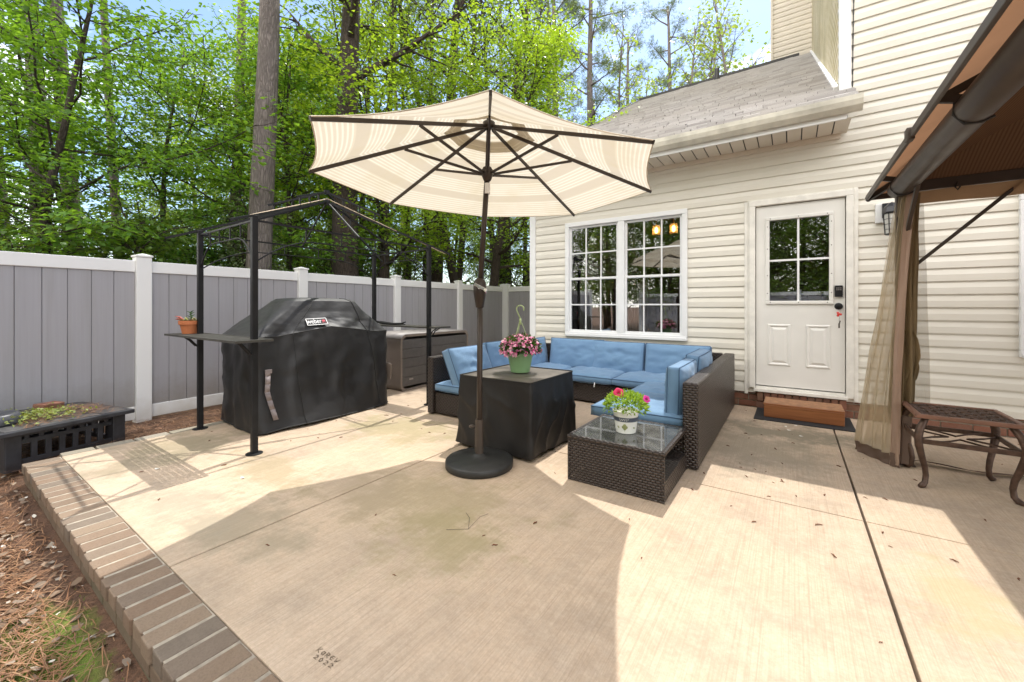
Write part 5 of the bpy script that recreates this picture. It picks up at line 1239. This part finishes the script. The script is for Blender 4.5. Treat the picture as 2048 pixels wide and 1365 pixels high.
# ------------------------------------------------------------------ trees
def wpath(p, d, L, n, wob, g, lift=0.):
    P = [np.array(p, float)]; d = np.array(d, float); d /= np.linalg.norm(d)
    for i in range(n):
        d = d+g.normal(0, wob, 3)+np.array([0,0,lift]); d /= np.linalg.norm(d); P.append(P[-1]+d*L/n)
    return np.array(P)
def pos(P, t):
    x = np.clip(np.asarray(t)*(len(P)-1), 0, len(P)-1.0001); i = x.astype(int); f = (x-i)[...,None]; return P[i]*(1-f)+P[i+1]*f
def grow(seed, h, r, first, nl, reach, up, lift, nsub, nleaf, leafL, leafW, flat, spread=.16, topw=.5, lean=(0,0), wob=.06, tilt=.35, shape=None, subr=.5, trunk_only_to=None):
    g = np.random.default_rng(seed); w = MB(); LP, LD, LN = [], [], []
    T = wpath((0,0,-.3), (lean[0], lean[1], 1), h+.3, 12, wob*.6, g, .05)
    w.tube(T, [r*1.25]+list(np.linspace(r, r*.18, 12)), 10)
    for i in range(nl):
        q = (i+g.uniform(.1,.9))/nl; t = first+(.99-first)*q; p = pos(T, t); az = i*2.39996+g.normal(0,.3)
        L = reach*(shape(q) if shape else (1-(1-topw)*q))*g.uniform(.7,1.15); d = np.array([cos(az), sin(az), up+.55*q*(up > 0)])
        B = wpath(p, d, L, 7, wob*1.5, g, lift); rb = max(.012, r*.34*(1-.6*q)); w.tube(B, list(np.linspace(rb, .006, 8)), 5)
        for j in range(nsub):
            s = .18+.82*(j+g.uniform(0,1))/nsub; b = pos(B, s); tg = pos(B, min(1, s+.05))-pos(B, max(0, s-.05)); a2 = math.atan2(tg[1], tg[0])+(1 if j % 2 else -1)*g.uniform(.45,1.1)
            l2 = L*subr*(1.05-.6*s)*g.uniform(.6,1.2); Sb = wpath(b, (cos(a2), sin(a2), g.normal(.08,.16)+lift), l2, 4, wob*2, g, lift)
            w.tube(Sb, list(np.linspace(max(.006, rb*.4*(1-s*.5)), .003, 5)), 4)
            n = max(1, int(nleaf*l2*g.uniform(.75,1.25))); tt = g.uniform(.12,1.05,n); pp = pos(Sb, tt); e = np.stack([g.normal(0,spread,n), g.normal(0,spread,n), g.normal(-.02,spread*flat,n)],1)
            LP.append(pp+e); dd = np.stack([np.cos(a2)+g.normal(0,.8,n), np.sin(a2)+g.normal(0,.8,n), g.normal(-.25,.3,n)],1); LD.append(dd)
            nn = np.stack([g.normal(0,tilt,n), g.normal(0,tilt,n), np.ones(n)],1); LN.append(nn)
    P = np.concatenate(LP); D = np.concatenate(LD); N_ = np.concatenate(LN); n = len(P)
    return w, leaf_mesh(P, D, N_, leafL*g.uniform(.65,1.25,n), leafW*g.uniform(.75,1.2,n))
def tufts(seed, h, r, first, nl, reach, up, lift, nsub, per, L, W_, ntuft=5, topw=.45, lean=(0,0), wob=.05, gs=.06):
    g = np.random.default_rng(seed); w = MB(); C_ = []; A_ = []
    T = wpath((0,0,-.3), (lean[0], lean[1], 1), h+.3, 14, wob*.35, g, .06); w.tube(T, [r*1.2]+list(np.linspace(r, r*.25, 14)), 12)
    for i in range(nl):
        q = (i+g.uniform(.1,.9))/nl; t = first+(.99-first)*q; p = pos(T, t); az = i*2.39996+g.normal(0,.4); Lb = reach*(1-(1-topw)*q)*g.uniform(.5,1.15)
        B = wpath(p, (cos(az), sin(az), up+.4*q), Lb, 6, wob*2.4, g, lift); w.tube(B, list(np.linspace(max(.018, r*.2), .008, 7)), 5)
        for j in range(nsub):
            s = .3+.7*(j+g.uniform(0,1))/nsub; b = pos(B, s); a2 = az+(1 if j % 2 else -1)*g.uniform(.3,1.0); Sb = wpath(b, (cos(a2), sin(a2), g.normal(.15,.2)), Lb*.35*(1.1-.6*s), 3, .15, g, .03); w.tube(Sb, [.010,.007,.005,.003], 4)
            tt = g.uniform(.35,1.02,ntuft); C_.append(pos(Sb, tt)+g.normal(0,gs,(ntuft,3))); A_.append(np.tile([cos(a2), sin(a2), .5],(ntuft,1)))
    C_ = np.concatenate(C_); A_ = np.concatenate(A_); n = len(C_); P = np.repeat(C_, per, 0); D = rnd_dirs(n*per, g)*.75+np.repeat(A_, per, 0)*.6
    return w, leaf_mesh(P, D, rnd_dirs(n*per, g), L*g.uniform(.7,1.2,n*per), W_, 0, .12)
def proto(name, part, gl, bark_, leaf_):
    w, (V, Q) = gl; t = bpy.data.objects.new(name, None); C.objects.link(t)
    w.build('trunk', M[bark_], t, smooth=True, uv=False); link(part, mesh_np(part, V, Q, M[leaf_]), t); return t
first_use = set()
def place(pr, px, f, label, cat='tree', group=None, s=1., rz=0., z=-.1, xy=None, sz=None):
    x, y = xy or at(px, f)
    o = pr if pr.name not in first_use else copy_tree(pr)
    if o is pr: first_use.add(pr.name)
    o.location = (x, y, z); o.rotation_euler = (0, 0, rz); o.scale = (s, s, sz or s)
    return tag(o, label, cat, group)
broad = lambda q: .75+.5*sin(pi*min(1, q*1.15))-.45*q
DW = [proto('dogwood_tree', 'crown', grow(s, 6.9, .075, .12, 24, 3.0, .16, .012, 14, 48, .095, .058, .2, .14, lean=l, wob=.10, tilt=.35, shape=broad), 'darkbark', 'dogleaf') for s, l in ((21,(.10,0)),(22,(-.08,.06)),(23,(.02,-.1)))]
MP = [proto('maple_tree', 'crown', grow(s, 8.8, .14, .26, 30, 3.6, .35, .03, 15, 58, .085, .062, .42, .19, wob=.09, tilt=.55, shape=broad), 'darkbark', 'mapleleaf') for s in (31,32)]
MT = [proto('woodland_tree', 'crown', grow(s, 11, .11, .12, 38, 3.0, .4, .02, 12, 32, .12, .08, .5, .27, wob=.08, tilt=.6), 'darkbark', 'midleaf') for s in (41,42)]
FT = [proto('slender_tree', 'crown', grow(s, 14, .13, .25, 36, 3.2, .7, .02, 10, 7, .17, .12, .7, .3, wob=.08, tilt=.8, topw=.35), 'pinebark', 'farleaf') for s in (51,52)]
NP = [proto('pine_tree', 'crown', tufts(s, 21, .24, .56, 24, 3.2, .1, .02, 7, 9, .24, .02, lean=l), 'pinebark', 'needle') for s, l in ((61,(.0,.01)),(62,(.015,-.01)))]
DP = [proto('bare_trunk_tree', 'crown', grow(s, 15, .19, .55, 20, 2.6, .5, .02, 8, 16, .13, .09, .6, .25, lean=l, wob=.07, tilt=.6), 'darkbark', 'midleaf') for s, l in ((64,(0,.015)),(65,(.03,0)))]
OK_ = proto('oak_tree', 'crown', grow(33, 13, .30, .45, 18, 3.2, .5, .03, 10, 30, .10, .07, .5, .2, wob=.03, tilt=.6), 'darkbark', 'mapleleaf')
FP = [proto('tall_pine', 'crown', tufts(s, 20, .25, .22, 34, 3.6, .18, .02, 8, 9, .22, .015, ntuft=9, gs=.13), 'pinebark', 'needle') for s in (71,72)]
CN = [proto('cedar_tree', 'crown', grow(s, 9, .17, .12, 50, 2.0, -.02, -.012, 12, 34, .085, .022, .5, .10, wob=.06, tilt=.7, topw=.2), 'darkbark', 'conleaf') for s in (81,)]
SV = proto('silverleaf_bush', 'foliage', grow(91, 2.6, .035, .06, 26, 1.15, .75, .03, 10, 75, .062, .028, .9, .10, wob=.14, tilt=.9), 'darkbark', 'silverleaf')
US = [proto('understory_shrub', 'foliage', grow(s, 2.9, .03, .10, 22, 1.35, .5, .0, 10, 34, .10, .062, .6, .13, wob=.14, tilt=.6), 'darkbark', 'midleaf') for s in (95,96)]

place(DW[0], 15, 6.1, 'dogwood with layered leafy boughs at the left edge behind the fence', rz=.4, s=1.05)
place(DW[1], 215, 8.2, 'dogwood spreading over the fence left of the big pine trunk', rz=2.0)
place(DW[2], 318, 8.6, 'slim dark stemmed dogwood just left of the big pine trunk', rz=4.2)
place(DW[0], 60, 13.0, 'dogwood standing behind the two paired pine trunks at left', rz=3.6, s=1.15)
place(DW[1], 450, 9.2, 'taller dogwood behind the big pine trunk', rz=5.2, s=1.2)
place(DW[2], -130, 7.8, 'dogwood boughs entering at the upper left corner', rz=1.0, s=1.2)
place(DW[2], 585, 9.6, 'dark forked young dogwood between the big pine and the umbrella', rz=.9, s=1.05)
place(MP[0], 770, 9.8, 'broad yellow green maple filling the sky behind the umbrella', rz=.3, s=1.)
place(MP[1], 975, 10.6, 'yellow green maple reaching right above the umbrella toward the roof', rz=1.2, s=1.0)
place(MP[1], 610, 12.6, 'bright maple between the big pine trunk and the umbrella', rz=3.3, s=1.05)
place(NP[0], 512, 7.0, 'large straight pine trunk with flaky grey bark right behind the fence', 'pine tree', rz=pi, s=.82, sz=1.)
place(OK_, 688, 8.7, 'thick dark rough trunk rising behind the grill gazebo to the umbrella', rz=1, s=1.)
for px, f, s, lb in ((88,8.6,.72,'left one of two paired grey pine trunks at far left'),(152,9.4,.74,'right one of two paired grey pine trunks at far left'),(18,9.5,.5,'pine trunk close to the left picture edge'),
    (243,11.5,.5,'distant pine trunk between the paired trunks and the slim dogwood'),(462,10.5,.6,'pine trunk half hidden just left of the big straight trunk'),(873,18,.9,'pine trunk rising through the maple leaves above the umbrella'),
    (815,19,.6,'far thin trunk behind the umbrella canopy')):
    place(NP[len(lb) % 2], px, f, lb, 'pine tree', 'pine trunks behind the fence', rz=px*.7, s=s, sz=max(s, .9))
for k, (px, f, s, tl, lb) in enumerate(((868,12.6,1.0,0,'upright dark trunk left of the umbrella pole above the fence'),(1013,13.4,1.15,0,'stout dark trunk right of the umbrella pole near the house corner'),(760,12.5,.7,0,'thin dark trunk right of the far gazebo post'),(932,12.5,.75,-.14,'dark trunk leaning left, just left of the umbrella pole'),
    (905,13.5,.65,.10,'thin dark trunk between two upright trunks behind the fence'),(1048,16,.5,0,'very thin trunk beside the house corner post'),(818,13.5,.5,0,'thin trunk between the right gazebo post and the umbrella pole'),(845,12,.45,.06,'thin crooked trunk touching the right gazebo post in view'),(990,15,.6,0,'thin dark trunk just right of the umbrella pole'),(715,13,.55,0,'thin trunk beside the thick dark rough trunk'))):
    o = place(DP[k % 2], px, f, lb, 'tree', 'dark trunks behind the fence', rz=px*.7, s=s, sz=1.); o.rotation_euler = (0, tl, px*.7) if not tl else (0, tl, YAW)
for px, f, s, lb in ((1096,24,1.0,'left one of the three tall pines right of the umbrella top'),(1123,20,.95,'middle one of the three tall pines right of the umbrella top'),(1180,19,.92,'right one of the three tall pines, thickest toward the roof'),
    (1256,27,.95,'slim pine above the left end of the roof'),(1336,27,1.05,'tall pine above the middle of the roof'),(1000,27,1.1,'pine crown showing above the maple leaves'),(860,27,1.1,'far pine crown above the top of the umbrella'),(1430,34,1.15,'hazy pine behind the leafy tree above the roof')):
    place(FP[int(px) % 2], px, f, lb, 'pine tree', 'tall pines behind the house', rz=px*.37, s=s)
place(CN[0], 1045, 15.5, 'dark cedar with drooping boughs beside the house corner', 'cedar tree', rz=.3, s=.75)
place(MP[1], 905, 17, 'sunlit yellow green maple glowing behind the dark trunks left of the pole', rz=2, s=.8)
place(MP[0], 790, 15.5, 'sunlit yellow green maple behind the right gazebo post', rz=4, s=.75)
place(MP[0], 1010, 18, 'sunlit yellow green maple behind the trunks near the house corner', rz=1, s=.8)
place(CN[0], 1195, 23, 'dark cedar peeking over the left end of the roof', 'cedar tree', rz=1.3, s=1.5)
place(SV, 455, 6.9, 'pale silver green bush behind the fence and the gazebo frame', 'bush', rz=.4, s=1.1)
place(SV, 560, 7.6, 'smaller pale green bush right of the big pine trunk', 'bush', rz=2.4, s=.85)
for px, f, s, lb in ((40,5.6,.95,'leafy shrub over the fence at the left picture edge'),(165,6.0,.9,'leafy shrub over the fence left of the first tall post'),(285,6.6,.95,'leafy shrub behind the nearest white fence post'),(640,9.2,1.0,'leafy shrub behind the second white fence post'),
    (735,10.4,1.0,'leafy shrub over the fence right of the thick dark trunk'),(812,11.6,1.05,'leafy shrub over the fence behind the right gazebo post'),(960,13,1.1,'leafy shrub over the fence behind the umbrella pole'),(1055,13.5,1.1,'leafy shrub at the house corner above the fence'),(400,8.4,1.0,'leafy shrub over the fence behind the left gazebo posts')):
    place(US[int(px) % 2], px, f, lb, 'shrub', 'shrubs behind the fence', rz=px*.3, s=s)
place(FT[0], 1485, 22, 'tall light green tree above the roof beside the upper storey', rz=.3, s=1.4)
place(FT[1], 1395, 26, 'thin light green tree left of the tall leafy tree above the roof', rz=2., s=1.35)
place(FT[1], 1280, 24, 'rounded light green tree over the left part of the roof', rz=1.1, s=1.02)
place(FT[0], 1235, 23, 'light green tree left of the rounded one over the roof end', rz=3., s=1.15)
place(FT[0], 1345, 22, 'airy light green tree right of the rounded one above the roof', rz=5., s=1.2)
place(FT[0], 1560, 28, 'light green tree right against the upper storey wall', rz=4., s=1.6)
k = 0
for px, f, s in ((420,18,1.1),(520,15,1.0),(590,19,1.1),(680,15,1.0),(760,26,1.1),(1150,30,1.05),(640,14,.75),(540,27,1.25),(360,27,1.2)):
    place(MT[k % 2], px, f, 'leafy green tree standing deeper in the woods beyond the fence', 'tree', 'trees deeper in the woods', rz=px*.21, s=s); k += 1
for x, y, s in ((-9,-12,1.),(-5.5,-11,1.1),(-3.6,-9,.9),(-2,-13,1.),(.2,-9.5,.9),(2,-12,1.1),(4.2,-9.5,.9),(6,-13.5,1.),(8,-10,1.),(10,-12,1.1),(-12,-8,1.),(-7.4,-9.2,.95),(-4.6,-7.6,.8),(-2.6,-7.3,.75),(-.8,-7.8,.8),(1.2,-7.4,.75),(3.,-7.8,.8),(-6.4,-7.6,.8),(-10,-15,1.4),(-7,-16,1.4),(-4,-15.5,1.4),(-1,-16,1.4),(2.5,-15.5,1.4),(6,-16,1.4),(-3.2,-11,1.1),(-.6,-11.4,1.1),(1,-14,1.2)):
    place(MT[k % 2], 0, 0, 'leafy tree behind the viewer, mirrored in the window and door glass', 'tree', 'trees mirrored in the glass', rz=x, s=s, xy=(x, y)); k += 1
